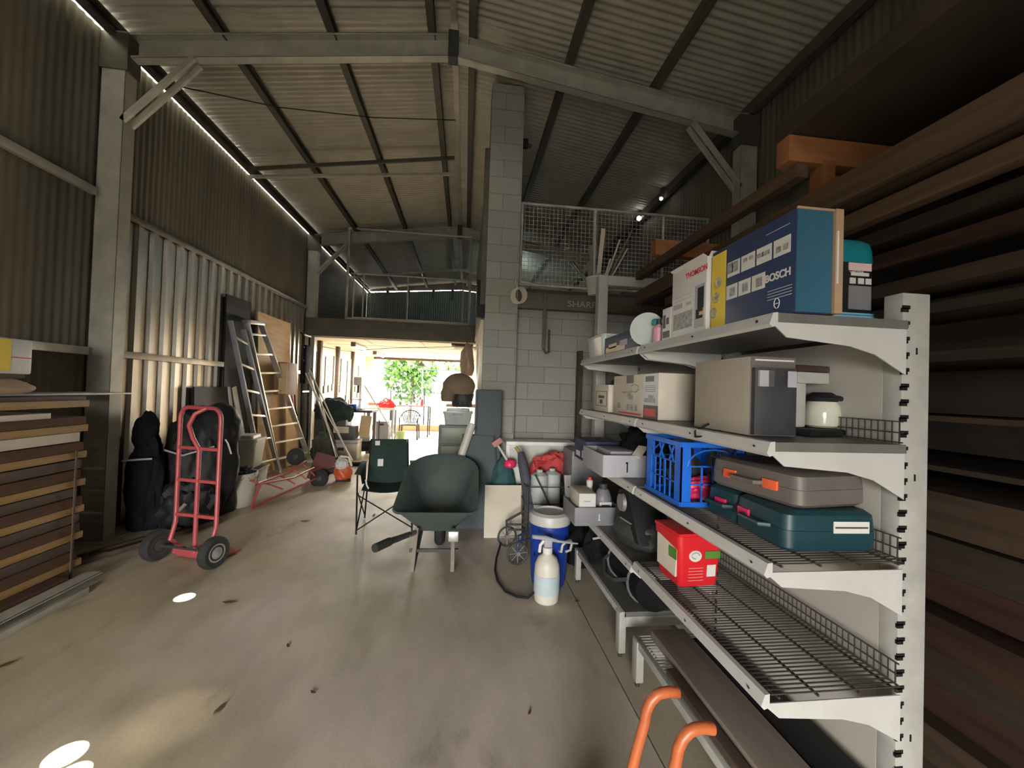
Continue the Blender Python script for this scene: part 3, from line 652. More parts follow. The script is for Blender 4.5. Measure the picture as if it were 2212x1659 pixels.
# far bay third shelf
t = thing('parts_tray', 'big light grey open cardboard tray on the far third shelf', 'tray', (.985, 2.47, Z3)); 
b = B().box(-.16, .16, -.2, .2, 0, .006)
for s in (-1, 1): b.box(s * .16 - .004, s * .16 + .004, -.2, .2, 0, .13); b.box(-.16, .16, s * .2 - .004, s * .2 + .004, 0, .13)
b.out('tray', M_lgrey, t, bev=.001); B().box(-.02, -.012, -.2055, -.2035, .03, .09).box(-.026, -.012, -.2055, -.2035, .08, .09).out('number_mark', M_black, t)
tag(B().box(.90, 1.12, 2.36, 2.62, Z3 + .03, Z3 + .14).out('grey_box', M_lgrey, bev=.012), 'pale grey lidded box sitting inside the big grey tray', 'box')
tag(B().blob((1.20, 2.5, Z3 + .09), (.28, .5, .2), .25, 11, 2.5).out('black_bag', M_blackc), 'slumped black bag behind the grey tray, far third shelf', 'bag')
tag(B().beam((1.02, 2.27, Z3 + .12), (1.08, 2.30, Z3 + .18), .06, .012).out('parcel_tag', M_plyp), 'beige tag sticking out of the grey tray', 'tag')
t = carton('navy_crate', 'dark navy box with two white labels at the far end of the third shelf', 'box', .86, 1.12, 2.72, 3.02, Z3, .15, mat('navy_plastic', (.03, .03, .1), .5))
decal(t, 'L', [(.1, .35, .15, .5), (.5, .85, .15, .4)], M_wprint, 'label'); decal(t, 'N', [(.05, .3, .2, .5)], M_wprint, 'label'); clean(t)
# fourth shelf
t = thing('washing_tub', 'bright red square plastic tub with white barcode label, on the fourth shelf', 'tub', (1.105, 1.84, Z4 + .001), R(4))
rrbox(.23, .21, .025, [(0, .84), (.008, .87), (.2, .97), (.2, 1.02), (.235, 1.03), (.235, .99), (.03, .84)]).out('tub', M_redp, t)
B().box(-.117, .117, -.107, .107, .232, .25).out('lid', M_redp, t, bev=.008)
b = B(); M4 = Matrix.Translation((0, 0, 0))
b.loops([[(x, y - .0005 - .01 * z / .2, z) for x, z in ((.035, .045), (.08, .045), (.08, .1), (.035, .1))] for y in (-.0945, -.092)]); b.out('barcode_label', M_wprint, t, smooth=False)
b = B()
for i in range(9): b.box(.040 + i * .004, .042 + i * .004, -.0975, -.0945, .052, .088)
b.out('barcode', M_dprint, t, smooth=False)
B().box(.02, .1, -.1045, -.1, .13, .165).out('green_patch', M_green, t, bev=.002)
b = B(); b.loops([[(-.03 + .032 * math.cos(a), y, .145 + .026 * math.sin(a)) for a in [k * math.pi / 8 for k in range(16)]] for y in (-.1045, -.1)]); b.out('white_emblem', M_wprint, t)
b = B(); b.tube([(-.03 + .02 * math.cos(a), -.105, .147 + .014 * math.sin(a)) for a in [k * math.pi / 6 for k in range(10)]], .003, 6); b.out('emblem_swirl', M_lgrey, t)
b = B()
for i in range(5): b.box(-.06, .015, -.0985, -.096, .03 + i * .014, .033 + i * .014)
b.out('small_print', mat('pale_red_print', (.7, .25, .25), .5), t, smooth=False)
b = B(); b.loops([[(x, -y, z) for y, z in ((-.08, .05), (.07, .04), (.08, .17), (-.085, .2))] for x in (-.1115, -.10)]); b.out('side_label', M_plyp, t, smooth=False)
B().box(-.114, -.11, -.08, -.02, .12, .17).out('side_patch', M_green, t)
# dark mitre tool on far bay fourth shelf
t = thing('power_saw', 'dark compact bench saw with a round grey cover, on the far fourth shelf', 'saw', (1.11, 2.33, Z4 - .018))
B().blob((0, .02, 0), (.32, .44, .18), .12, 4, 2).out('body', M_dgrey, t); B().loops([[(-.12 + (.0 if k == 0 else .0), y, z) for y, z in ((-.2, .05), (.2, .05), (.12, .3), (-.02, .33))] for k in (0,)] + [[(.1, y, z) for y, z in ((-.2, .05), (.2, .05), (.12, .28), (-.02, .3))]]).out('cowl', M_black, t, bev=.02)
B().cyl((-.125, .02, .24), (-.145, .02, .24), .055, .05, 24).out('round_cover', mat('grey_metal_cover', (.2, .2, .2), .5, .3), t)
B().tube([(0, -.1, .3), (0, -.05, .38), (0, .08, .38), (0, .14, .28)], .018, 8).out('handle', M_black, t)
B().cyl((-.14, -.14, .16), (-.17, -.05, .17), .004, n=6).out('rod', M_alu, t)
t = thing('parts_tray', 'mid grey open tray holding two white packs, poking out of the far fourth shelf', 'tray', (.94, 2.83, Z4 - .03))
b = B().box(-.16, .16, -.16, .16, 0, .006)
for s in (-1, 1): b.box(s * .16 - .004, s * .16 + .004, -.16, .16, 0, .125); b.box(-.16, .16, s * .16 - .004, s * .16 + .004, 0, .125)
b.out('tray', M_mgrey, t, bev=.001); B().box(.005, .012, -.1655, -.1635, .04, .08).box(.0, .018, -.1655, -.1635, .036, .042).out('number_mark', M_wprint, t)
t = carton('label_pack', 'small white pack with a green band in the mid grey tray', 'box', .81, .93, 2.69, 2.93, Z4 - .02, .205, mat('off_white_card', (.62, .56, .48), .6))
decal(t, 'N', [(.02, .98, .32, .98)], M_wprint, 'white_label'); decal(t, 'N', [(.02, .98, .05, .32)], mat('green_band', (.1, .35, .2), .5), 'green_band', .001); decal(t, 'N', [(.3, .7, .72, .76)], M_bluel, 'print', .0012); clean(t)
t = thing('fluid_bottle', 'squat grey jug with a white label in the mid grey tray', 'jug', (1.02, 2.80, Z4 - .02)); B().lathe([(.055, 0), (.06, .02), (.062, .15), (.045, .2), (.03, .215)], n=20, sy=.9).out('jug', M_mgrey, t, bev=0); B().cyl((0, 0, .21), (0, 0, .25), .03, n=14).out('cap', M_dgrey, t); B().box(-.045, .045, -.0575, -.05, .06, .13).out('label', M_wprint, t)
B().box(-.03, .03, -.059, -.057, .1, .112).out('label_print', M_dprint, t)
t = thing('white_cap_bottle', 'small white bottle with a red cap beside the white pack', 'bottle', (.95, 2.90, Z4 - .02)); B().lathe([(.026, 0), (.028, .17), (.02, .2), (.024, .225), (.024, .25), (.01, .26)], n=16).out('bottle', M_wprint, t); B().cyl((0, 0, .255), (0, 0, .275), .015, n=12).out('cap', M_rprint, t)
# base shelves
t = thing('duffel_bag', 'long round black duffel bag lying on the far base shelf', 'bag', (1.12, 2.16, .265))
B().tube([(0, -.06, .13), (0, 0, .13), (0, .3, .135), (0, .62, .13), (0, .66, .13)], [.07, .125, .13, .125, .07], 20).out('body', M_blackc, t)
b = B()
for y in (.1, .42): b.tube([(math.cos(a) * .134, y, .133 + math.sin(a) * .134) for a in [k * math.pi / 10 for k in range(20)]], .008, 6, True)
b.out('strap', mat('grey_strap', (.12, .13, .13), .7), t); B().tube([(-.13, .1, .15), (-.19, .16, .12), (-.2, .28, .1), (-.17, .4, .14), (-.13, .42, .16)], .012, 6).out('handle', M_dgrey, t)
t = thing('black_bag', 'bulging black bag with a light tie at the end of the far base shelf', 'bag', (1.07, 2.86, .265)); B().blob((0, 0, 0), (.3, .24, .27), .25, 21, 2.5).out('bag', M_blackc, t); B().tube([(-.13, -.1, .2), (-.05, -.14, .23), (.08, -.12, .24)], .008, 6).out('tie', M_lgrey, t)
tag(B().box(1.0, 1.18, 1.0, 1.98, .242, .285).out('timber_plank', M_greyt, bev=.003), 'long weathered grey plank lying along the near base shelf', 'plank')
tag(B().box(.945, .99, .95, 1.72, .242, .27).out('timber_batten', M_timd, bev=.003), 'narrow dark brown batten beside the grey plank on the near base shelf', 'batten')
tag(B().box(1.2, 1.37, 1.05, 1.93, .242, .268).out('rubber_mat', M_black, bev=.004), 'black rubber strip lying behind the grey plank on the near base shelf', 'mat')
# orange hand truck in the foreground
t = thing('hand_truck', 'orange tubular hand truck with hooked handles leaning at the near shelf', 'hand truck', (.42, 1.06, 0))
for y, x in ((0, 0), (-.12, .025)):
    pts = [(x - .02, y, .14), (x + .03, y, .3), (x + .083, y, .52), (x + .105, y, .60)] + [(x + .105 + .05 * (1 - math.cos(a)), y, .60 + .075 * math.sin(a)) for a in (.4, .8, 1.2, 1.5)] + [(x + .175, y, .677), (x + .2, y, .672)]
    B().tube(pts, .014, 12).out('handle_rail', M_orange, t)
B().tube([(.26, -.06, .16), (.26, -.06, .5)], .014, 12).out('support_tube', M_orange, t)
B().box(-.06, .3, -.18, .02, .0, .008).out('toe_plate', M_orange, t)
B().tube([(.26, -.06, .16), (.0, -.06, .14)], .012, 8).out('cross_tube', M_orange, t); B().tube([(-.01, -.18, .13), (.0, .02, .13)], .012, 8).out('axle', M_dgrey, t)
for y in (-.215, .055):
    B().cyl((-.01, y - .018, .1), (-.01, y + .018, .1), .1, n=24).out('wheel', M_rubber, t, bev=.01)
# ================================================================== MIDDLE OF THE FLOOR
# wheelbarrow
t = thing('wheelbarrow', 'dark green plastic tray wheelbarrow standing in the middle of the floor', 'wheelbarrow', (-.21, 3.3, 0), R(-2))
def ring(w_, y0, y1, z0, z1, r, zo=0, front=.5, n=6):
    P_ = []; cy = (y0 + y1) / 2; d = y1 - y0
    for cx, cyy, a0, rr_ in ((w_ / 2, d / 2, 0, front), (-w_ / 2, d / 2, 90, front), (-w_ / 2, -d / 2, 180, r), (w_ / 2, -d / 2, 270, r)):
        for k in range(n + 1):
            a = R(a0 + 90 * k / n); x = (cx - math.copysign(rr_, cx)) + rr_ * math.cos(a); y = cyy - math.copysign(rr_, cyy) + rr_ * math.sin(a)
            f = (y + d / 2) / d; P_.append((x, cy + y, z0 + (z1 - z0) * f + zo))
    return P_
L_ = [ring(.3, .2, .62, .27, .30, .05, 0, .1), ring(.50, .08, .84, .40, .58, .05, 0, .2), ring(.66, .02, .93, .475, .80, .06, 0, .30), ring(.70, .0, .95, .47, .80, .07, 0, .32), ring(.705, -.003, .953, .475, .805, .07, 0, .32),
      ring(.69, .01, .94, .485, .815, .07, 0, .31), ring(.63, .045, .905, .475, .79, .06, 0, .29), ring(.48, .095, .82, .40, .58, .05, .006, .2), ring(.28, .22, .6, .28, .31, .05, .006, .1)]
B().loops(L_).out('tray', M_barrow, t)
for s in (-1, 1):
    B().beam((s * .16, -.02, .02), (s * .15, .10, .33), .05, .03, (1, 0, 0)).out('leg', M_greyt, t)
    B().beam((s * .16, .02, .02), (s * .13, .32, .30), .04, .025, (1, 0, 0)).out('leg_brace', M_dgrey, t)
B().beam((-.2, .06, .16), (.2, .06, .16), .025, .025).out('cross_bar', M_dgrey, t)
B().tube([(-.12, .62, .26), (-.15, .1, .3), (-.20, -.05, .32)], .02, 10).out('frame_rail', M_greyt, t); B().tube([(.12, .62, .26), (.15, .1, .3), (.17, -.02, .32)], .02, 10).out('frame_rail', M_greyt, t)
B().tube([(-.19, -.02, .32), (-.30, -.24, .345), (-.36, -.36, .35)], [.022, .025, .028], 12).out('handle', M_dgrey, t); B().tube([(-.30, -.24, .345), (-.372, -.385, .352)], .031, 12).out('grip', M_rubber, t)
B().box(.12, .2, -.05, .03, .27, .35).out('bracket', M_alu, t, bev=.006)
b = B(); b.lathe([(.06, -.04), (.11, -.045), (.132, -.025), (.136, 0), (.132, .025), (.11, .045), (.06, .04)], c=(0, .60, .137), M=Matrix.Rotation(R(90), 4, 'Y')); b.out('wheel', M_rubber, t)
B().tube([(-.12, .6, .26), (-.07, .6, .137), (.07, .6, .137), (.12, .6, .26)], .012, 8).out('axle', M_dgrey, t)
# camp chair
t = thing('camp_chair', 'dark green folding camp chair with white tags, left of the wheelbarrow', 'camp chair', (-.80, 4.45, 0), R(8))
def cloth(b, q, th=.006):
    q = [Vector(p) for p in q]; n = (q[1] - q[0]).cross(q[3] - q[0]).normalized() * th / 2
    return b.loops([[p - n for p in q], [p + n for p in q]])
cloth(B(), [(-.22, .2, .40), (.22, .2, .40), (.19, .25, .90), (-.19, .25, .90)]).out('backrest', M_dgreen, t, bev=.002)
b = B(); b.loops([[(x, y, z - .03 * math.cos(x * 7)) for x, y, z in ((-.24 + .06 * k, yy, .44) for k in range(9))] + [(x, y, z - .006 - .03 * math.cos(x * 7)) for x, y, z in ((.24 - .06 * k, yy, .44) for k in range(9))] for yy in (-.22, 0, .22)]); b.out('seat', M_dgreen, t)
for s in (-1, 1):
    cloth(B(), [(s * .25, -.25, .60), (s * .31, -.25, .61), (s * .29, .2, .66), (s * .23, .2, .66)]).out('armrest', M_dgreen, t, bev=.002)
    cloth(B(), [(s * .25, -.24, .60), (s * .25, -.05, .46), (s * .24, .2, .42), (s * .24, .2, .66)]).out('side_panel', M_dgreen, t, bev=.002)
    b = B().tube([(s * .27, -.26, .01), (s * .28, -.25, .60)], .009, 8); b.out('leg', M_black, t); B().tube([(s * .24, .26, .01), (s * .2, .26, .9)], .009, 8).out('leg', M_black, t)
    B().tube([(s * .27, -.26, .04), (s * .24, .26, .42)], .007, 8).out('cross_bar', M_black, t); B().tube([(s * .27, -.25, .42), (s * .24, .26, .04)], .007, 8).out('cross_bar', M_black, t)
B().tube([(-.27, -.26, .05), (.27, -.25, .4)], .007, 8).out('cross_bar', M_black, t); B().tube([(.27, -.26, .05), (-.27, -.25, .4)], .007, 8).out('cross_bar', M_black, t)
B().box(-.155, -.105, .235, .243, .83, .88).out('tag', M_wprint, t); B().box(-.12, -.06, .205, .213, .60, .68).out('tag', M_wprint, t); B().tube([(-.2, -.24, .55), (-.19, -.245, .5), (-.17, -.245, .46)], .008, 6).out('toggle', M_wprint, t)
# water cooler
t = thing('water_cooler', 'blue drum water cooler with a white lid', 'cooler', (.70, 3.10, 0))
B().lathe([(.10, 0), (.128, .01), (.135, .05), (.150, .30), (.155, .47), (.152, .49)], n=36).out('body', M_blue, t)
B().lathe([(.155, .475), (.162, .48), (.163, .53), (.155, .55), (.125, .565), (.12, .55), (.02, .55)], n=36).out('lid', M_white, t)
B().tube([(.05, -.135, .30), (.055, -.175, .31), (.06, -.185, .36), (.09, -.175, .385), (.13, -.15, .385), (.145, -.14, .36), (.14, -.12, .30), (.1, -.13, .29)], .010, 10).out('handle', M_white, t)
B().box(-.115, -.09, -.115, -.09, .06, .11).out('tap', M_white, t, bev=.006); B().cyl((-.10, -.1, .05), (-.13, -.15, .04), .012, n=10).out('spout', M_white, t)
b = B()
for i, a in enumerate((-150, -143)): b.box(-.003, .003, -.003, .003, .22, .25)
b.out('side_lettering', M_wprint, t); [setattr(o, 'location', (-.128, -.075, .02)) for o in t.children if o.name.startswith('side_lettering')]
# garden sprayer bottle
t = thing('sprayer_bottle', 'white weed sprayer bottle with a blue label standing before the cooler', 'sprayer', (.63, 2.83, 0), R(5))
B().lathe([(.07, 0), (.085, .012), (.09, .05), (.09, .22), (.088, .26), (.07, .31), (.035, .335), (.03, .35)], n=32).out('bottle', M_tub, t)
B().lathe([(.094 - .003, .07), (.0925, .071), (.0925, .2), (.0905, .201)], n=32).out('label_band', mat('pale_blue_label', (.42, .5, .55), .5), t)
B().cyl((0, 0, .345), (0, 0, .385), .036, n=20).out('cap', M_wprint, t); B().box(-.03, .03, -.02, .02, .385, .45).out('pump_head', M_lgrey, t, bev=.01)
B().tube([(-.12, -.02, .47), (-.02, -.01, .452), (.08, .0, .42), (.24, .03, .385)], [.014, .017, .010, .006], 10).out('wand', M_lgrey, t)
B().tube([(-.03, 0, .43), (-.055, -.0, .40), (-.06, 0, .35)], .012, 8).out('trigger', M_wprint, t)
B().tube([(-.088, 0, .07), (-.13, .02, .02), (-.2, .06, .012), (-.27, .15, .012), (-.30, .32, .012), (-.29, .5, .012), (-.25, .68, .03), (-.19, .8, .12)], .009, 8).out('hose', M_black, t)
# folding cart with wheels
t = thing('folding_cart', 'folded dark cart with thin spoked wheels, left of the cooler', 'cart', (.5, 3.6, 0), 0)
def spoked(c, r, axis=(.25, -1, 0)):
    a = Vector(axis).normalized(); u = Vector((0, 0, 1)); v = a.cross(u); c = Vector(c)
    pts = [c + u * math.cos(k * math.pi / 10) * r + v * math.sin(k * math.pi / 10) * r for k in range(20)]
    w_ = B().tube(pts, .010, 8, True).out('wheel', M_dgrey, t)
    b = B()
    for k in range(8): b.beam(c, c + (u * math.cos(k * math.pi / 4) + v * math.sin(k * math.pi / 4)) * r, .006, .006)
    b.cyl(c - a * .02, c + a * .02, .018, n=10); b.out('spokes', M_mgrey, w_)
spoked((-.05, .22, .10), .09); spoked((0, -.18, .10), .09)
B().tube([(-.05, .22, .10), (-.06, .24, .24), (.16, .25, .36), (.3, .25, .36)], .012, 8).out('frame_tube', M_dgrey, t)
B().tube([(-.05, .2, .22), (.3, .2, .22)], .010, 8).out('frame_tube', M_dgrey, t); B().tube([(-.05, .2, .17), (.3, .2, .17)], .010, 8).out('frame_tube', M_dgrey, t)
B().tube([(0, -.18, .1), (0, -.16, .24), (.1, -.1, .26)], .012, 8).out('frame_tube', M_navy, t); B().tube([(0, -.18, .2), (.16, -.1, .2)], .010, 8).out('frame_tube', M_navy, t)
B().tube([(.2, .15, .16), (.16, .24, .45), (.1, .36, .78), (.08, .4, .88)], [.05, .055, .05, .03], 12).out('folded_fabric', mat('purple_grey_fabric', (.07, .07, .1), .8), t)
B().tube([(.08, .4, .86), (.03, .42, .93)], .018, 8).out('handle', mat('brass_wood', (.4, .25, .08), .5), t)
# tub with mallet, metal bin, bags
t = thing('garden_tub', 'dark teal bag holding a mallet, behind the leaning pale board', 'bag', (.45, 4.32, 0)); B().blob((0, 0, 0), (.3, .24, .76), .14, 31, 2).out('bag', mat('dark_teal_cloth', (.03, .09, .10), .8), t)
t = thing('mallet', 'mallet with pink head and pale handle sticking out of the teal bag', 'mallet', (.42, 4.18, .74)); B().beam((.06, 0, 0), (-.07, 0, .2), .02, .02).out('handle', M_plyp, t); B().beam((-.11, 0, .18), (-.02, 0, .245), .06, .06).out('head', mat('dusty_pink', (.5, .2, .2), .6), t, bev=.008); B().blob((.08, -.0, -.05), (.13, .1, .09), .1, 3).out('pink_cap', M_pink, t)
t = thing('wire_basket', 'tall wire basket holding ribbed silver tins behind the cooler', 'basket', (.80, 3.85, 0))
for j, (x, y) in enumerate(((-.05, -.02), (.09, .05))):
    B().lathe([(.08, .3)] + [(.083 + (.003 if k % 2 else 0), .3 + k * .03) for k in range(1, 14)] + [(.03, .72), (.03, .74)], c=(x, y, 0), n=20).out('tin', M_clear, t)
b = B()
for z in (.28, .44, .6): b.tube([(x, y, z) for x, y in rr(.40, .30, .03)], .005, 6, True)
for x, y in rr(.40, .30, .03)[::2]: b.tube([(x, y, .28), (x, y, .6)], .003, 6)
for k in range(7): b.beam((-.18 + .06 * k, -.15, .28), (-.18 + .06 * k, .15, .28), .004, .004)
b.out('wire_body', M_wire, t); B().tube([(-.18, -.13, 0), (-.18, -.13, .6)], .010, 8).out('leg', M_dgrey, t); B().tube([(.18, -.13, 0), (.18, -.13, .6)], .010, 8).out('leg', M_dgrey, t); B().tube([(-.18, .13, 0), (-.18, .13, .6)], .010, 8).out('leg', M_dgrey, t); B().tube([(.18, .13, 0), (.18, .13, .6)], .010, 8).out('leg', M_dgrey, t)
B().tube([(-.12, -.16, .72), (.1, -.17, .3)], .007, 8).out('rod', M_dgrey, t)
t = thing('shopping_bag', 'red and black bag draped over the back of the wire basket', 'bag', (.93, 4.12, .0)); B().blob((0, 0, .0), (.44, .2, .80), .2, 17, 2.5).out('bag', M_dgrey, t); B().blob((.04, .0, .66), (.46, .22, .2), .3, 18, 3).out('red_top', mat('red_cloth', (.5, .05, .06), .7), t); B().blob((-.18, -.02, .5), (.12, .18, .28), .2, 19, 3).out('red_side', mat('red_cloth', (.5, .05, .06), .7), t)
t = thing('shelf_bracket', 'loose white shelf bracket hanging on the wire basket corner', 'bracket', (1.0, 3.68, .42)); B().prism([(-.045, .30), (.06, .30), (.035, .1), (.01, 0), (-.02, 0)], 'y', -.003, .003).out('plate', M_white, t); B().cyl((0, -.0035, .19), (0, .0035, .19), .008, n=8).out('hole', M_black, t)
t = thing('white_cabinet', 'low white framed cabinet with grey front against the block wall', 'cabinet', (.86, 4.5, 0))
B().box(-.36, .36, -.12, .12, 0, .9).out('carcass', mat('grey_green_panel', (.55, .58, .54), .6), t, bev=.004); B().box(-.39, .39, -.15, .13,   .9, .94).out('top', mat('bright_white', (.85, .84, .82), .5), t, bev=.006); B().box(-.39, -.35, -.15, -.1, .6, .9).out('side_frame', mat('bright_white', (.85, .84, .82), .5), t); B().box(-.30, .36, -.145, -.11, .66, .70).out('rail', M_white, t, bev=.008)
t = thing('leaning_board', 'pale rectangular board leaning low beside the grey foam block', 'board', (.44, 4.06, 0), 0, None, (R(-8), 0, 0)); B().box(-.2, .2, -.008, .008, 0, .52).out('panel', M_plyp, t)
t = thing('foam_block', 'tall blue grey folded foam mat standing against the block pier', 'mat', (.27, 4.46, 0)); B().box(-.15, .14, -.1, .1, 0, 1.5).out('mat', M_bmat, t, bev=.02); B().tube([(-.13, -.104, 1.47), (-.13, -.104, .02)], .004, 6).out('seam', M_dgrey, t)
b = B().loops([[(x, y, z) for x, y in rr(.62 - .28 * (z / 1.1), .16, .05)] for z in (0, .3, .7, 1.0)]); o = b.out('dark_cover', M_bmat, t); o.location = (-.10, -.045, 0)
tag(B().tube([(.09, 4.29, 1.13), (-.24, 4.29, .04)], .042, 16).out('white_pipe', M_tub), 'white plastic pipe leaning left of the foam mat', 'pipe')
tag(B().blob((1.06, 3.52, 0), (.3, .4, .38), .25, 51, 2.5).out('dark_bag', M_blackc), 'dark lumpy bag on the floor between the cooler and the far shelving', 'bag')
tag(B().box(1.13, 1.38, 3.3, 3.5, 0, .3).out('red_box', mat('dull_red_brown', (.14, .05, .04), .7), bev=.01), 'dull red brown box under the far end of the shelving', 'box')
tag(B().box(1.02, 1.32, 3.66, 4.0, 0, .95).out('grey_bin', M_mgrey, bev=.02), 'tall grey bin beyond the far end of the shelving', 'bin')
# scattered dry leaves
for i, (x, y, s) in enumerate(((-1.53, 2.92, .05), (-1.06, 1.98, .035), (-.68, 2.05, .02), (-2.30, 2.35, .045), (-.95, 2.42, .02), (-1.68, 4.6, .05), (-1.0, 4.8, .04), (.85, 2.8, .02), (.35, 1.85, .018))):
    a = i * 1.3; c, s_ = math.cos(a), math.sin(a)
    b = B(); b.loops([[(x + c * u * s - s_ * v * s, y + s_ * u * s + c * v * s, z + abs(u) * .006) for u, v in ((-1, 0), (-.4, .3), (.3, .35), (1, 0), (.3, -.3), (-.4, -.35))] for z in (.002, .005)])
    tag(b.out('dry_leaf', M_leaf), 'small dark dry leaf on the concrete, ' + ['below the red hand truck wheels', 'on the open floor left of centre', 'beside the central leaf, tiny', 'nearest the steel channel', 'between the barrow and the near leaves', 'beyond the red hand truck', 'left of the camp chair', 'right of the sprayer bottle, tiny', 'nearest the orange hand truck, tiny'][i], 'leaf', 'dry leaves on the floor')
# ================================================================== LEFT SIDE
# red hand truck
t = thing('hand_truck', 'red upright hand truck with two black tyres standing on the open floor', 'hand truck', (-2.19, 3.62, 0), R(-18))
wx = .205
b = B().tube([(-wx, -.04, .16), (-wx, 0, .30), (-wx, .0, 1.18)] + [(-wx + .08 * (1 - math.cos(a)), 0, 1.18 + .09 * math.sin(a)) for a in (.4, .8, 1.2, 1.57)] + [(wx - .08 * (1 - math.cos(a)), 0, 1.18 + .09 * math.sin(a)) for a in (1.57, 1.2, .8, .4)] + [(wx, 0, 1.18), (wx, 0, .30), (wx, -.04, .16)], .017, 12)
b.out('outer_frame', M_red, t)
B().tube([(0, 0, .06), (0, 0, .92), (-.035, -.03, 1.02), (-.03, -.07, 1.13), (0, -.05, 1.22), (.06, 0, 1.27)], .017, 12).out('centre_handle', M_red, t)
for z in (.37, .66, .93): B().box(-wx, wx, -.014, .014, z - .013, z + .013).out('cross_bar', M_red, t, bev=.004)
B().beam((-wx, -.04, .17), (-wx, .1, .03), .03, .02).out('side_plate', M_red, t); B().beam((wx, -.04, .17), (wx, .1, .03), .03, .02).out('side_plate', M_red, t)
B().box(-wx, wx, .02, .26, .008, .02).out('toe_plate', M_red, t, bev=.003); B().box(-wx - .02, wx + .02, -.0, .03, .03, .08).out('axle_beam', M_red, t, bev=.004)
for s in (-1, 1):
    M_ = Matrix.Rotation(R(90), 4, 'Y')
    w_ = B().lathe([(.07, -.032), (.105, -.036), (.122, -.024), (.127, 0), (.122, .024), (.105, .036), (.07, .032)], c=(s * (wx + .075), -.08, .127), M=M_).out('tyre', M_rubber, t)
    B().lathe([(.02, -.045), (.05, -.03), (.072, -.034), (.072, .034), (.05, .03), (.02, .045)], c=(s * (wx + .075), -.08, .127), M=M_).out('rim', M_alu if s > 0 else M_dgrey, w_)
B().cyl((-wx - .1, -.08, .127), (wx + .1, -.08, .127), .01, n=8).out('axle', M_dgrey, t)
# black covered machines
t = thing('covered_machine', 'large machine under a draped black plastic cover, behind the red hand truck', 'covered machine', (-2.90, 4.84, 0), R(14)); cm = t
B().blob((0, 0, 0), (.70, .60, 1.20), .16, 61, 2.2, sub=5).out('cover', M_black, t); B().blob((.16, -.05, .82), (.46, .42, .42), .12, 64, 1.6).out('hood', M_black, t)
B().tube([(-.28, -.26, .78), (-.05, -.36, .72), (.2, -.3, .8)], .01, 6).out('strap', M_lgrey, t); B().tube([(.22, -.2, .95), (.3, -.22, .82), (.33, -.2, .7)], .008, 6).out('cord', M_wprint, t)
t = thing('covered_machine', 'narrow black draped shape beside the galvanised column', 'covered machine', (-3.15, 4.42, 0), 0)
B().blob((0, 0, 0), (.30, .28, 1.0), .2, 62, 2.2, sub=5).out('cover', M_blackc, t); B().blob((-.02, 0, .82), (.2, .2, .34), .15, 63, 2).out('head', M_blackc, t); B().tube([(-.1, -.17, .7), (.08, -.18, .72), (.15, -.15, .72)], .01, 6).out('strap', M_lgrey, t)
t = cm; B().blob((.0, -.36, 0), (.52, .3, .45), .3, 66, 3).out('engine', M_black, t); B().tube([(-.05, -.5, .02), (-.02, -.52, .18), (.04, -.5, .26)], .02, 8).out('pipe', M_greyt, t)
for i, (x, y) in enumerate(((-2.9, 3.95), (-2.75, 4.05), (-2.66, 4.2))): tag(B().beam((x - .25, y - .5, .03), (x + .15, y + .35, .03), .05, .04).out('floor_timber', M_timd, bev=.004), 'dark timber offcut on the floor below the black covers, ' + ('nearest the column', 'middle of three', 'farthest from the column')[i], 'timber', 'dark offcuts')
# tubs and pail
def tub(name, lab, loc, w_, d_, h, rz=0, lid=True, m=None):
    t = thing(name, lab, 'tub', loc, rz); m = m or M_tub
    B().loops([[(x * s, y * s, z) for x, y in rr(w_, d_, .04)] for z, s in ((0, .84), (.01, .86), (h * .93, .98), (h * .93, 1.03), (h, 1.04), (h, .99), (.03, .83))]).out('body', m, t)
    if lid: B().loops([[(x * s, y * s, z) for x, y in rr(w_, d_, .04)] for z, s in ((h, 1.02), (h + .015, 1.02), (h + .02, .8), (h + .055, .78), (h + .06, .74))]).out('lid', m, t)
    for s in (-1, 1): B().tube([(-.07, s * d_ * .5 * -1, h * .86), (-.06, -s * d_ * .55, h * .8), (.06, -s * d_ * .55, h * .8), (.07, -s * d_ * .5, h * .86)], .008, 6).out('handle', m, t)
    return t
t = tub('storage_tub', 'pale lidded plastic tub stacked uppermost near the ladders', (-2.98, 5.75, .36), .52, .42, .37, R(8)); B().box(-.02, .03, -.212, -.208, .1, .2).out('label', M_dgrey, t)
tub('storage_tub', 'pale open tub underneath the lidded tub near the ladders', (-2.95, 5.75, 0), .56, .44, .355, R(8), False)
t = thing('pail', 'white plastic pail filled with dark bottles, behind the red hand truck', 'pail', (-2.70, 5.2, 0))
B().lathe([(.16, 0), (.17, .01), (.2, .36), (.212, .36), (.212, .4), (.198, .4), (.16, .03)], n=28).out('pail', M_tub, t); B().blob((0, 0, .3), (.34, .34, .16), .5, 71, 5).out('contents', M_dprint, t); B().box(-.05, .06, -.187, -.175, .08, .12).out('printed_marks', M_dgrey, t)
t = thing('pail', 'smaller pale pail half hidden behind the red hand truck frame', 'pail', (-3.12, 5.34, 0)); B().lathe([(.13, 0), (.14, .01), (.165, .36), (.175, .4), (.165, .4), (.13, .03)], n=24).out('pail', M_tub, t); B().tube([(-.16, 0, .38), (-.05, -.1, .43), (.1, -.12, .42), (.17, 0, .38)], .006, 6).out('bail_handle', M_rprint, t)
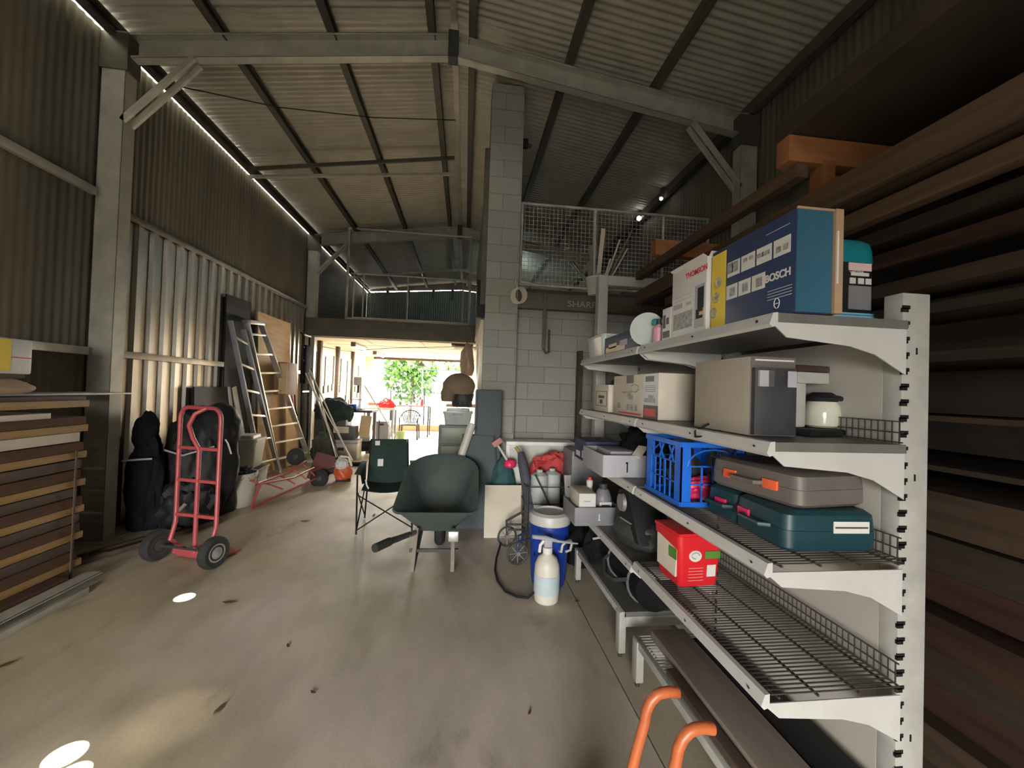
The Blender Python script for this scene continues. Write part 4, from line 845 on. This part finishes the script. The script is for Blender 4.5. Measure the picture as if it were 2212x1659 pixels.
# boards against the wall
t = thing('wallboard', 'dark board leaning on the ribbed wall behind the pale tubs', 'panel', (-3.27, 5.75, 0), 0, None, (0, R(-2), 0)); B().box(-.01, .01, -.42, .42, 0, 1.42).out('panel', M_black, t)
for i, (y, d, lab) in enumerate(((6.12, .35, 'slim pale batten leaning left of the ladders'), (6.25, .5, 'wider pale board leaning beside the slim batten'))):
    tag(B().beam((-3.31, y - .08, 1.42), (-3.20, y - .08 + d * .7, .02), .05 if i == 0 else .1, .015, (1, 0, 0)).out('pale_board', M_plyp), lab, 'board')
tag(B().beam((-3.345, 6.26, 2.72), (-3.335, 6.3, .02), .62, .02, (1, 0, 0)).out('dark_sheet', M_black), 'dark sheet standing behind the top of the ladders', 'sheet')
t = thing('plywood_sheet', 'tall tan plywood sheet leaning on the wall right of the ladders', 'plywood', (-3.2, 7.28, 0), 0, None, (0, R(-2), 0)); B().box(-.009, .009, -.58, .58, 0, 2.62).out('sheet', M_ply, t)
t = thing('wall_box', 'brown timber cupboard box mounted behind the ladder', 'box', (-3.08, 7.28, 1.3)); B().box(-.1, .1, -.2, .2, 0, .55).out('carcass', mat('brown_box', (.2, .11, .06), .7), t, bev=.004); B().box(-.02, .11, -.21, -.2, .02, .53).out('door', M_ply, t)
t = thing('plywood_offcut', 'smaller tan plywood panel with hooks in front of the tall sheet', 'plywood', (-3.1, 7.66, .3), 0, None, (0, R(-3), 0)); B().box(-.008, .008, -.2, .3, -.28, 1.45).out('panel', M_ply, t); B().tube([(.03, -.05, 1.1), (.05, -.02, .9), (.04, .05, .85)], .01, 6).out('red_hook', M_redp, t); B().tube([(.02, .12, 1.25), (.04, .12, .7), (.04, .2, .6)], .012, 6).out('black_handle', M_black, t)
# ladders
def ladder(lab, TL, TR, BL, BR, n, m, th=.028, dp=.085, side=None, cap=True):
    base = (Vector(BL) + Vector(BR)) / 2; base.z = 0
    t = thing('ladder', lab, 'ladder', base); q = [Vector(p) - base for p in (TL, TR, BL, BR)]; TL, TR, BL, BR = q
    nrm = (TR - TL).cross(BL - TL).normalized()
    for a, c in ((TL, BL), (TR, BR)):
        B().beam(a, c, th, dp, nrm).out('rail', m, t, bev=.003); B().beam(c + (a - c) * .02, c, th + .012, dp + .012, nrm).out('foot', M_wprint, t)
    for k in range(n):
        f = (k + .7) / (n + .3); B().beam(BL.lerp(TL, f), BR.lerp(TR, f), dp * .8, .03, (0, 0, 1)).out('rung', M_alu, t, bev=.003)
    if cap: B().beam(TL, TR, .13, .06).out('top_cap', M_alu, t, bev=.006)
    return t
ladder('wide silver step ladder leaning on the left wall, nearest the plywood', (-3.22, 6.25, 2.38), (-3.2, 6.62, 2.42), (-3.10, 7.2, 0.02), (-2.86, 7.95, .02), 8, M_alu)
ladder('slimmer bluish ladder leaning left of the wide silver one', (-3.25, 5.90, 2.34), (-3.19, 6.12, 2.25), (-3.04, 6.55, .02), (-3.0, 6.98, .02), 6, mat('bluish_aluminium', (.42, .45, .52), .4, .5), .026, .07, cap=False)
# lying red hand truck
t = thing('hand_truck', 'old red hand truck tipped on its back near the ladders', 'hand truck', (-2.42, 5.72, 0))
B().tube([(-.02, -.72, .02), (.02, -.60, .28), (-.12, -.60, .33), (-.1, -.45, .24), (.05, 0, .28), (.12, .5, .36)], .014, 8).out('frame_rail', M_red, t)
B().tube([(-.02, -.72, .02), (.1, -.3, .06), (.3, .45, .12)], .014, 8).out('frame_rail', M_red, t); B().tube([(.02, -.60, .28), (.15, 0, .22), (.24, .5, .26)], .012, 8).out('frame_rail', M_red, t)
for f in (.1, .4, .7, .95): B().tube([(-.1 + .2 * f, -.45 + .95 * f, .24 + .1 * f), (.1 + .2 * f, -.3 + .75 * f, .12 + .04 * f)], .010, 8).out('cross_bar', M_red, t)
B().beam((.2, .72, .02), (.3, .85, .40), .30, .012, (0, 1, 0)).out('toe_plate', mat('rusty_red_plate', (.12, .025, .02), .6), t)
for c, lab in (((-.02, .50, .42), None), ((.32, .5, .10), None)):
    w_ = B().lathe([(.05, -.035), (.1, -.04), (.125, -.02), (.125, .02), (.1, .04), (.05, .035)], c=c, M=Matrix.Rotation(R(80), 4, 'X')).out('tyre', M_rubber, t); B().lathe([(.015, -.045), (.052, -.03), (.052, .03), (.015, .045)], c=c, M=Matrix.Rotation(R(80), 4, 'X'), n=16).out('rim', M_dgrey, w_)
# leaf blower
t = thing('leaf_blower', 'orange red and white leaf blower with a black tube on the floor', 'leaf blower', (-1.86, 6.55, 0), R(15))
B().blob((0, 0, 0.03), (.26, .24, .26), .15, 81, 2).out('engine_housing', mat('orange_red', (.55, .09, .03), .45), t); B().blob((-.02, -.04, .2), (.2, .2, .16), .2, 82, 3).out('white_cover', M_wprint, t)
B().tube([(-.08, .05, .18), (-.3, -.05, .12), (-.42, -.12, .07)], [.05, .045, .06], 12).out('blower_tube', M_dgrey, t); B().tube([(-.1, 0, .3), (-.04, 0, .38), (.08, 0, .36), (.12, 0, .22)], .018, 8).out('handle', M_wprint, t); B().box(-.1, .12, -.1, .1, 0, .035).out('foot', M_black, t, bev=.01)
# tall black rack of tools
t = thing('tall_trolley', 'tall narrow black stair trolley standing upright beyond the ladders', 'trolley', (-3.1, 8.2, 0))
for s in (-1, 1): B().tube([(0.02, s * .16, .05), (-.02, s * .16, 2.44), (-.06, s * .16, 2.48)], .018, 8).out('rail', M_black, t)
for z in (.4, .95, 1.35, 1.62, 1.95, 2.2, 2.44): B().beam((0, -.16, z), (0, .16, z), .03, .025).out('cross_bar', M_alu if z > 1.3 else M_black, t)
B().box(-.05, .05, -.15, .15, 1.5, 2.25).out('black_panel', M_blackc, t, bev=.02); B().box(0, .18, -.18, .18, 0.02, .05).out('toe_plate', M_black, t)
TOOLS = [((-2.98, 8.0, 1.72), (-2.45, 8.25, .05), .013, M_alu, 'thin silver pole leaning beyond the tall black trolley'),
         ((-2.96, 8.08, 1.8), (-2.62, 8.35, .05), .016, M_dgrey, 'dark pole leaning beyond the tall black trolley'),
         ((-3.0, 7.93, 1.7), (-2.5, 8.6, .05), .012, M_plyp, 'pale wooden handle leaning beyond the tall black trolley'),
         ((-2.9, 7.9, 1.5), (-2.12, 8.05, .04), .012, M_alu, 'silver handle leaning farthest beyond the tall black trolley')]
for p, q, r, m, lab in TOOLS: tag(B().tube([p, q], r, 8).out('garden_pole', m), lab, 'pole', 'leaning poles')
t = thing('broom', 'long handled broom leaning with its dark head on the open floor', 'broom', (-2.05, 7.75, 0)); B().tube([(-.72, -.25, 1.75), (0, 0, .06)], .012, 8).out('handle', M_plyp, t); B().box(-.16, .24, -.04, .04, 0.03, .075).out('head', M_dgrey, t, bev=.008); B().box(-.15, .23, -.035, .035, 0, .035).out('bristles', M_black, t)
t = thing('broom', 'second broom lying low with a long dark head behind the first', 'broom', (-2.45, 8.15, 0)); B().tube([(-.4, .1, 1.3), (0, 0, .06)], .012, 8).out('handle', M_alu, t); B().box(-.22, .2, -.05, .05, 0, .08).out('head', M_black, t, bev=.01)
tag(B().blob((-2.72, 8.2, 0), (.4, .36, .55), .3, 91, 3).out('green_sack', mat('mossy_sack', (.07, .08, .06), .85)), 'dark mossy sack on the floor behind the leaning poles', 'sack')
# ------------------------------------------------------------------ timber rack at near left
def plank(x0, x1, y0, y1, z0, z1, m, lab, name='timber_plank', group='racked timber on the left', bev=.003):
    return tag(B().box(x0, x1, y0, y1, z0, z1).out(name, m, bev=bev), lab, 'plank', group)
lv = [1.295, 1.11, .91, .70, .50, .30, .095]
for i, z in enumerate(lv):
    plank(-3.3, -2.86, .9, 3.42, z - .025, z + .025, M_timg, 'long golden timber board in the left rack, ' + (ORD[i] + ' from the top' if i else 'topmost'), 'golden_board')
for i in range(6):
    a, c = lv[i + 1] + .025, lv[i] - .025
    h = (c - a)
    plank(-3.34, -2.868, .9, 3.41 - .01 * (i % 3), a, a + h * .46, M_timb, 'dark red brown timber, lower half of the ' + ORD[i] + ' gap in the left rack', 'dark_board')
    if i in (1,): continue
    if i != 0: plank(-3.34, -2.875, .9, 3.40 - .03 * (i % 2), a + h * .5, a + h * .93, M_timd, 'dark brown timber, upper half of the ' + ORD[i] + ' gap in the left rack', 'dark_board')
plank(-3.3, -2.88, .9, 3.38, lv[1] - .10, lv[1] - .03, M_plyp, 'whitish grey board under the second golden board of the left rack', 'pale_plank')
plank(-3.3, -2.88, .9, 3.16, lv[0] - .12, lv[0] - .06, M_plyp, 'shorter whitish board with a split end under the top golden board', 'pale_plank')
plank(-3.3, -3.0, 1.2, 3.99, 1.352, 1.368, M_whited, 'thin white strip sticking out from the top of the left rack past the column', 'white_strip')
plank(-3.34, -2.9, .9, 3.44, 1.316, 1.35, M_timd, 'dark sheet lying on the topmost golden board', 'dark_board')
for y in (1.6, 3.32):
    tag(B().box(-2.856, -2.848, y, y + .015, 0, .95).out('rack_post', M_timd, bev=.003), 'slim grey rack post holding the left timber, ' + ('near' if y < 2 else 'beside the column'), 'post', 'left rack posts') if y > 2 else None
tag(B().blob((-3.06, 2.65, 1.37), (.36, 1.1, .13), .1, 95, 1.6).out('tan_sack', M_bag), 'flat tan sack lying on top of the left timber', 'sack')
t = thing('white_box', 'white box with a yellow edge and red line on top of the left timber', 'box', (-3.02, 2.75, 1.5)); B().box(-.14, .14, -.3, .27, 0, .23).out('box', M_white, t, bev=.015); B().box(.139, .142, -.25, .262, .105, .111).out('red_line', M_rprint, t); B().box(.138, .1425, -.28, .14, .02, .22).out('yellow_label', M_yel, t)
tag(B().box(-3.2, -2.9, 2.45, 3.0, 1.475, 1.5).out('thin_board', M_timd), 'thin dark board under the white box on the left timber', 'board')
# galvanised sections on the floor
b = B(); c_section(b, (-2.66, .6, .035), (-2.66, 3.28, .035), .07, .11, lip=.012)
tag(b.out('steel_channel', M_steel), 'wide galvanised steel channel lying along the floor by the left rack', 'steel section')
tag(B().box(-2.575, -2.535, .6, 3.10, 0, .045).out('steel_tube', M_steel, bev=.004), 'narrow galvanised tube lying beside the wide channel on the floor', 'steel section')
tag(B().box(-3.3, -2.76, .8, 3.2, 0, .07).out('bottom_bearer', M_timb, bev=.004), 'dark red timber bed under the left rack', 'timber')
# ================================================================== WORKSHOP UNDER THE MEZZANINE
for i, y in enumerate((9.6, 10.9, 12.3)): tag(B().box(XL + .02, XL + .1, y - .06, y + .06, 0, 2.5).out('wall_stud', M_timd, bev=.004), 'dark upright stud on the cream workshop wall, ' + ('nearest', 'middle', 'farthest')[i], 'stud')
for i in range(14):
    y = 9.15 + i * .3; h = .8 + .5 * random.random(); z1 = 2.25 - .15 * random.random()
    m = (M_plyp, M_timd, M_alu, M_dgrey)[i % 4]
    t = thing('hanging_tool', 'garden tool with ' + ('pale', 'brown', 'silver', 'dark')[i % 4] + ' handle hanging on the cream workshop wall, ' + ORD[i] + ' from nearest', 'tool', (XL + .037, y, z1 - h), 0, 'tools hung on the workshop wall')
    B().tube([(0, 0, 0.1), (0, .02, h)], .014, 6).out('handle', m, t); B().box(-.01, .02, -.05 - .02 * (i % 2), .05, -.06, .12).out('head', M_steeld if i % 3 else M_dgrey, t, bev=.004)
t = thing('fluorescent_light', 'pale fluorescent batten on the cream workshop ceiling, nearer one', 'light', (-2.6, 10.2, 2.40), R(0), 'workshop ceiling lights'); B().box(-.05, .05, -.6, .6, .03, .09).out('housing', M_white, t, bev=.005); B().cyl((0, -.58, .015), (0, .58, .015), .016, n=10).out('tube', M_lamp, t); B().box(-.05, .05, -.66, -.6, .0, .1).out('end_cap', M_brown, t)
dup(t, (-2.6, 12.4, 2.40), label='pale fluorescent batten on the cream workshop ceiling, farther one')
tag(B().tube([(XL + .1, 9.1, 2.35), (-2.8, 9.8, 2.3), (-1.8, 9.6, 2.40), (-.1, 9.0, 2.45)], .007, 6).out('cable', M_dgrey), 'thin cable strung below the cream workshop ceiling', 'cable')
t = thing('pendant_lamp', 'small dark cone lamp hanging near the far opening', 'lamp', (-1.45, 13.3, 2.2)); B().lathe([(.16, 0), (.1, .06), (.03, .12), (.02, .16)], n=16).out('shade', M_dgrey, t); B().cyl((0, 0, .16), (0, 0, .3), .008, n=6).out('cord', M_dgrey, t)
# bench with drill press etc
t = thing('work_bench', 'dark topped steel bench against the left workshop wall', 'bench', (-2.45, 9.5, 0))
B().box(-.75, .42, -.35, .35, .9, .95).out('top', M_dgrey, t, bev=.004)
for x, y in ((-.7, -.3), (.34, -.3), (-.7, .3), (.34, .3)): B().box(x - .035, x + .035, y - .035, y + .035, 0, .9).out('leg', M_mgrey, t)
t = thing('drill_press', 'pale bench drill press with a tall column on the steel bench', 'drill press', (-2.42, 9.55, .95)); B().box(-.12, .12, -.15, .15, 0, .03).out('base', M_lgrey, t, bev=.005); B().cyl((0, .08, .03), (0, .08, .75), .03, n=12).out('column', M_alu, t); B().box(-.09, .09, -.2, .14, .55, .75).out('head', M_tub, t, bev=.03); B().cyl((0, -.12, .38), (0, -.12, .55), .025, n=10).out('chuck', M_dgrey, t); B().box(-.1, .1, -.18, .08, .22, .24).out('table', M_lgrey, t)
tag(B().box(-2.58, -2.38, 9.18, 9.38, .952, 1.08).out('blue_box', mat('vivid_blue', (.01, .09, .6), .45), bev=.015), 'vivid blue plastic box on the steel bench', 'box')
t = thing('red_chainsaw', 'bright red power tool lying on the bench end before the daylight', 'power tool', (-2.0, 10.6, .95)); B().blob((0, 0, 0), (.42, .2, .2), .2, 101, 3).out('body', M_redp, t); B().tube([(-.12, 0, .16), (-.04, 0, .24), (.1, 0, .2), (.16, 0, .1)], .018, 8).out('handle', M_redp, t); B().box(-.45, -.18, -.02, .02, .05, .12).out('bar', M_orl, t)
t = thing('side_bench', 'narrow pale bench beyond the steel bench', 'bench', (-2.1, 10.65, 0)); B().box(-.45, .35, -.25, .25, .9, .95).out('top', M_plyp, t)
for x, y in ((-.4, -.2), (.3, -.2), (-.4, .2), (.3, .2)): B().box(x - .02, x + .02, y - .02, y + .02, 0, .9).out('leg', M_lgrey, t)
t = thing('covered_mower', 'machine under a dark green cover before the steel bench', 'covered machine', (-2.72, 8.78, .0)); B().blob((0, 0, .72), (.75, .5, .5), .2, 102, 2.4).out('cover', M_dgreen, t); B().box(-.3, .3, -.2, .2, 0.45, .78).out('body', M_dprint, t, bev=.02); B().box(-.26, .26, -.18, .18, .0, .45).out('stand', M_mgrey, t, bev=.01)
t = thing('cooler_box', 'pale grey lidded cooler box on the floor under the green cover', 'cooler', (-2.38, 8.55, 0)); B().box(-.28, .26, -.18, .18, 0, .32).out('body', M_tub, t, bev=.02); B().box(-.29, .27, -.19, .19, .32, .39).out('lid', M_lgrey, t, bev=.02); B().box(-.12, 0, -.185, -.18, .18, .24).out('dark_latch', M_dgrey, t)
t = thing('dark_box', 'dark box stacked on the pale grey cooler box', 'box', (-2.42, 8.6, .395)); B().box(-.2, .22, -.15, .15, 0, .26).out('box', M_dprint, t, bev=.01); B().box(-.2, .1, -.155, -.148, .13, .26).out('pale_side', M_plyp, t)
tag(B().beam((-2.1, 8.75, .42), (-2.06, 8.8, .86), .22, .02, (0, 1, 0)).out('plywood_piece', M_ply), 'orange tan plywood piece standing beside the dark box', 'plywood')
t = thing('air_compressor', 'low wheeled black compressor on the workshop floor', 'compressor', (-2.12, 8.95, 0), R(20)); B().tube([(-.3, 0, .2), (-.26, 0, .2), (.2, 0, .2), (.24, 0, .2)], [.06, .12, .12, .06], 16).out('tank', M_black, t)
for x in (-.2, .18): w_ = B().cyl((x, -.17, .12), (x, -.13, .12), .12, n=20).out('wheel', M_rubber, t); B().cyl((x, -.175, .12), (x, -.13, .12), .06, n=14).out('hub', M_lgrey, w_)
B().box(-.1, .1, -.08, .08, .3, .42).out('pump', M_mgrey, t, bev=.02)
t = thing('floor_stand', 'thin upright stand with small dark feet beside the compressor', 'stand', (-1.88, 9.2, 0)); B().cyl((0, 0, .04), (0, 0, .75), .012, n=8).out('pole', M_dgrey, t); B().box(-.13, .13, -.08, .08, 0, .04).out('base', M_dgrey, t, bev=.01)
t = thing('grey_drawer_unit', 'plain grey drawer unit under the far bench', 'cabinet', (-2.12, 10.75, 0)); B().box(-.17, .2, -.2, .2, 0, .6).out('carcass', M_mgrey, t, bev=.006); B().box(-.05, .08, -.204, -.2, .5, .54).out('handle', M_black, t)
tag(B().tube([(-2.35, 9.7, 1.5), (-1.55, 10.2, .08)], .014, 8).out('garden_pole', M_plyp), 'pale pole leaning on the far bench toward the doorway', 'pole')
tag(B().lathe([(.1, 0), (.13, .28), (.135, .28), (.1, .02)], c=(-1.72, 11.2, 0), n=16).out('green_bucket', mat('pale_green_plastic', (.35, .45, .2), .5)), 'pale green bucket on the workshop floor near the far opening', 'bucket')
# plastic chair & table at the far opening
t = thing('outdoor_table', 'thin legged table with a red brown top at the far opening', 'table', (-1.62, 12.6, 0)); B().box(-.58, .58, -.35, .35, .92, .95).out('top', mat('red_brown_top', (.3, .08, .04), .5), t)
for x, y in ((-.54, -.31), (.54, -.31), (-.54, .31), (.54, .31)): B().box(x - .02, x + .02, y - .02, y + .02, 0, .92).out('leg', M_dgrey, t)
for i, (x, h, m, lab) in enumerate(((-1.3, .2, M_rprint, 'red bottle on the far table'), (-1.45, .1, M_lgrey, 'grey tin on the far table'), (-1.95, .12, M_green, 'green pot on the far table'), (-1.75, .05, M_pink, 'pink tray on the far table'))):
    tag(B().lathe([(.04, 0), (.045, h * .8), (.02, h)], c=(x, 12.5, .95), n=12).out('table_item', m), lab, 'container')
t = thing('plastic_chair', 'grey moulded plastic armchair with a slatted back before the far table', 'chair', (-1.57, 11.85, 0), R(180))
mch = mat('grey_chair_plastic', (.03, .034, .032), .5)
B().box(-.22, .22, -.22, .22, .40, .43).out('seat', mch, t, bev=.01)
for x, y in ((-.24, -.22), (.24, -.22), (-.24, .22), (.24, .22)): B().beam((x * 1.1, y * 1.1, 0), (x, y, .42), .04, .03).out('leg', mch, t)
b = B()
for k in range(9): u = -1 + k / 4; b.beam((u * .15, -.22, .43), (u * .25, -.26, .80 - .1 * u * u), .022, .014, (0, 1, 0))
b.out('back_slats', mch, t); B().tube([(math.sin(a) * .28, -.26 + (1 - math.cos(a)) * .05, .55 + .27 * math.cos(a * .9)) for a in [-1.6 + .32 * k for k in range(11)]], .018, 8).out('back_rim', mch, t)
for s in (-1, 1): B().tube([(s * .27, -.24, .58), (s * .28, 0, .64), (s * .26, .2, .62), (s * .25, .22, .42)], .016, 8).out('armrest', mch, t)
# storage drawers with things piled on, right of the doorway
t = thing('drawer_tower', 'translucent green grey drawer tower right of the workshop doorway', 'drawers', (-.12, 6.55, 0)); B().box(-.27, .27, -.2, .2, 0, .92).out('frame', mat('grey_green_plastic', (.13, .17, .15), .5), t, bev=.01)
for k in range(3): B().box(-.23, .23, -.22, -.19, .05 + .29 * k, .31 + .29 * k).out('drawer', mat('smoky_drawer', (.25, .28, .22), .4), t, bev=.015)
t = tub('storage_tub', 'clear tub with papers on top of the drawer tower', (-.1, 6.55, .925), .46, .34, .2, 0, True, M_clear)
t = thing('covered_tool', 'tan cloth cover hanging over dark machinery above the drawer tower', 'cover', (-.1, 6.6, 1.21)); B().blob((.07, 0, 0), (.34, .3, .42), .2, 111, 2.5).out('machinery', M_dgrey, t); B().blob((-.0, 0, .2), (.52, .4, .34), .08, 115, 1.5).out('cloth', mat('brown_cloth', (.22, .16, .11), .85), t); B().blob((-.17, -.02, .08), (.24, .34, .3), .08, 116, 1.5).out('cloth_fold', mat('brown_cloth', (.22, .16, .11), .85), t)
t = thing('hanging_shirt', 'tan garment hanging over the workshop side of the partition', 'garment', (.02, 7.6, 1.75)); B().blob((0, 0, 0), (.26, .5, .62), .15, 113, 2).out('cloth', M_bag, t)
t = thing('wall_shelf', 'small shelf of stacked boards on the partition above the hanging garment', 'shelf', (.03, 8.2, 2.32)); B().box(-.28, .16, -.25, .25, 0, .025).out('board', M_plyp, t); B().box(-.33, .1, -.2, .2, .05, .08).out('board', M_timd, t); B().beam((.14, 0, -.25), (-.1, 0, 0), .02, .02).out('bracket', M_whited, t)
tag(B().box(-.32, .2, 7.0, 7.5, 1.18, 1.22).out('wooden_shelf', M_ply), 'narrow wooden shelf sticking out of the partition behind the tan cover', 'shelf')
# ------------------------------------------------------------------ outside, seen through the far opening
t = thing('mesh_fence', 'pale mesh fence with posts outside the far opening', 'fence', (-1.6, 16.2, 0))
for x in (-2.6, -1.3, 0, 1.3): B().cyl((x, 0, 0), (x, 0, 1.5), .025, n=8).out('post', M_blackc, t)
b = B()
for k in range(40): b.beam((-2.6 + .13 * k, 0, .1), (-2.6 + .13 * k, 0, 1.45), .014, .014, (0, 1, 0))
for k in range(11): b.beam((-2.6, 0, .1 + .135 * k), (2.6, 0, .1 + .135 * k), .016, .016)
b.out('mesh', M_blackc, t)
tag(B().box(-3.1, .1, 14.0, 14.12, 0, .2).out('door_sill', mat('terracotta_sill', (.35, .17, .09), .7), bev=.01), 'low terracotta coloured sill across the far opening', 'sill')
t = thing('plant_stand', 'pale outdoor shelving with small plants beyond the fence', 'plant stand', (-.95, 17.4, 0))
for z in (1.25, 1.75, 2.25): B().box(-.9, .9, -.2, .2, z, z + .04).out('shelf', M_dgreen, t)
for x in (-.88, 0, .88): B().box(x - .02, x + .02, -.02, .02, 0, 2.3).out('post', M_steel, t)
for i in range(7): tag(B().blob((-1.7 + .26 * i + .1 * (i % 2), 17.35, 2.29), (.16, .16, .3), .5, 120 + i, 4, sub=3).out('potted_plant', M_foli), 'small green potted plant on the outdoor shelving, ' + ORD[i] + ' from the left', 'plant', 'plants on the outdoor shelving')
def tree(loc, h, r, seed, lab, n=900):
    t = thing('tree', lab, 'tree', loc); random.seed(seed)
    B().tube([(0, 0, 0), (.1, 0, h * .4), (0, .1, h * .7)], [.09, .07, .04], 8).out('trunk', M_timd, t)
    b = B()
    for k in range(n):
        d = Vector((random.gauss(0, 1), random.gauss(0, 1), random.gauss(0, .8))).normalized() * r * random.random() ** .4; c = Vector((0, 0, h * .62)) + Vector((d.x, d.y, d.z * 1.1))
        a = Vector((random.uniform(-1, 1), random.uniform(-1, 1), random.uniform(-1, 1))).normalized() * .2; e = a.cross(Vector((0, .3, 1))).normalized() * .1
        b.bm.faces.new([b.bm.verts.new(p) for p in (c - a, c + e, c + a, c - e)])
    b.out('foliage', M_foli, t, smooth=False)
tree((-2.6, 19.5, 0), 3.4, 1.3, 5, 'leafy green tree outside the far opening behind the fence, left')
tree((.3, 21.5, 0), 4.2, 1.5, 6, 'leafy green tree outside beyond the outdoor shelving, right', 260)
# ================================================================== RIGHT TIMBER RACK
ARMZ = 2.83
for i, (y, L_) in enumerate(((1.94, 1.2), (3.42, .9))):
    t = thing('cross_beam', 'orange brown timber cross arm of the high right rack, ' + ('nearer one with a short post' if i == 0 else 'farther one'), 'rack arm', (1.65, y, ARMZ - .07), 0, 'right rack arms')
    B().box(0, XR - 1.70, -.045, .045, 0, .14).out('arm', M_arm, t, bev=.006)
    if i == 0: B().box(.20, .27, -.05, .04, -.42, .02).out('post', M_arm, t, bev=.005)
def rplank(x0, x1, y0, y1, z0, z1, m, lab, name='timber_length'): return tag(B().box(x0, x1, y0, y1, z0, z1).out(name, m, bev=.003), lab, 'plank', 'timber racked on the right')
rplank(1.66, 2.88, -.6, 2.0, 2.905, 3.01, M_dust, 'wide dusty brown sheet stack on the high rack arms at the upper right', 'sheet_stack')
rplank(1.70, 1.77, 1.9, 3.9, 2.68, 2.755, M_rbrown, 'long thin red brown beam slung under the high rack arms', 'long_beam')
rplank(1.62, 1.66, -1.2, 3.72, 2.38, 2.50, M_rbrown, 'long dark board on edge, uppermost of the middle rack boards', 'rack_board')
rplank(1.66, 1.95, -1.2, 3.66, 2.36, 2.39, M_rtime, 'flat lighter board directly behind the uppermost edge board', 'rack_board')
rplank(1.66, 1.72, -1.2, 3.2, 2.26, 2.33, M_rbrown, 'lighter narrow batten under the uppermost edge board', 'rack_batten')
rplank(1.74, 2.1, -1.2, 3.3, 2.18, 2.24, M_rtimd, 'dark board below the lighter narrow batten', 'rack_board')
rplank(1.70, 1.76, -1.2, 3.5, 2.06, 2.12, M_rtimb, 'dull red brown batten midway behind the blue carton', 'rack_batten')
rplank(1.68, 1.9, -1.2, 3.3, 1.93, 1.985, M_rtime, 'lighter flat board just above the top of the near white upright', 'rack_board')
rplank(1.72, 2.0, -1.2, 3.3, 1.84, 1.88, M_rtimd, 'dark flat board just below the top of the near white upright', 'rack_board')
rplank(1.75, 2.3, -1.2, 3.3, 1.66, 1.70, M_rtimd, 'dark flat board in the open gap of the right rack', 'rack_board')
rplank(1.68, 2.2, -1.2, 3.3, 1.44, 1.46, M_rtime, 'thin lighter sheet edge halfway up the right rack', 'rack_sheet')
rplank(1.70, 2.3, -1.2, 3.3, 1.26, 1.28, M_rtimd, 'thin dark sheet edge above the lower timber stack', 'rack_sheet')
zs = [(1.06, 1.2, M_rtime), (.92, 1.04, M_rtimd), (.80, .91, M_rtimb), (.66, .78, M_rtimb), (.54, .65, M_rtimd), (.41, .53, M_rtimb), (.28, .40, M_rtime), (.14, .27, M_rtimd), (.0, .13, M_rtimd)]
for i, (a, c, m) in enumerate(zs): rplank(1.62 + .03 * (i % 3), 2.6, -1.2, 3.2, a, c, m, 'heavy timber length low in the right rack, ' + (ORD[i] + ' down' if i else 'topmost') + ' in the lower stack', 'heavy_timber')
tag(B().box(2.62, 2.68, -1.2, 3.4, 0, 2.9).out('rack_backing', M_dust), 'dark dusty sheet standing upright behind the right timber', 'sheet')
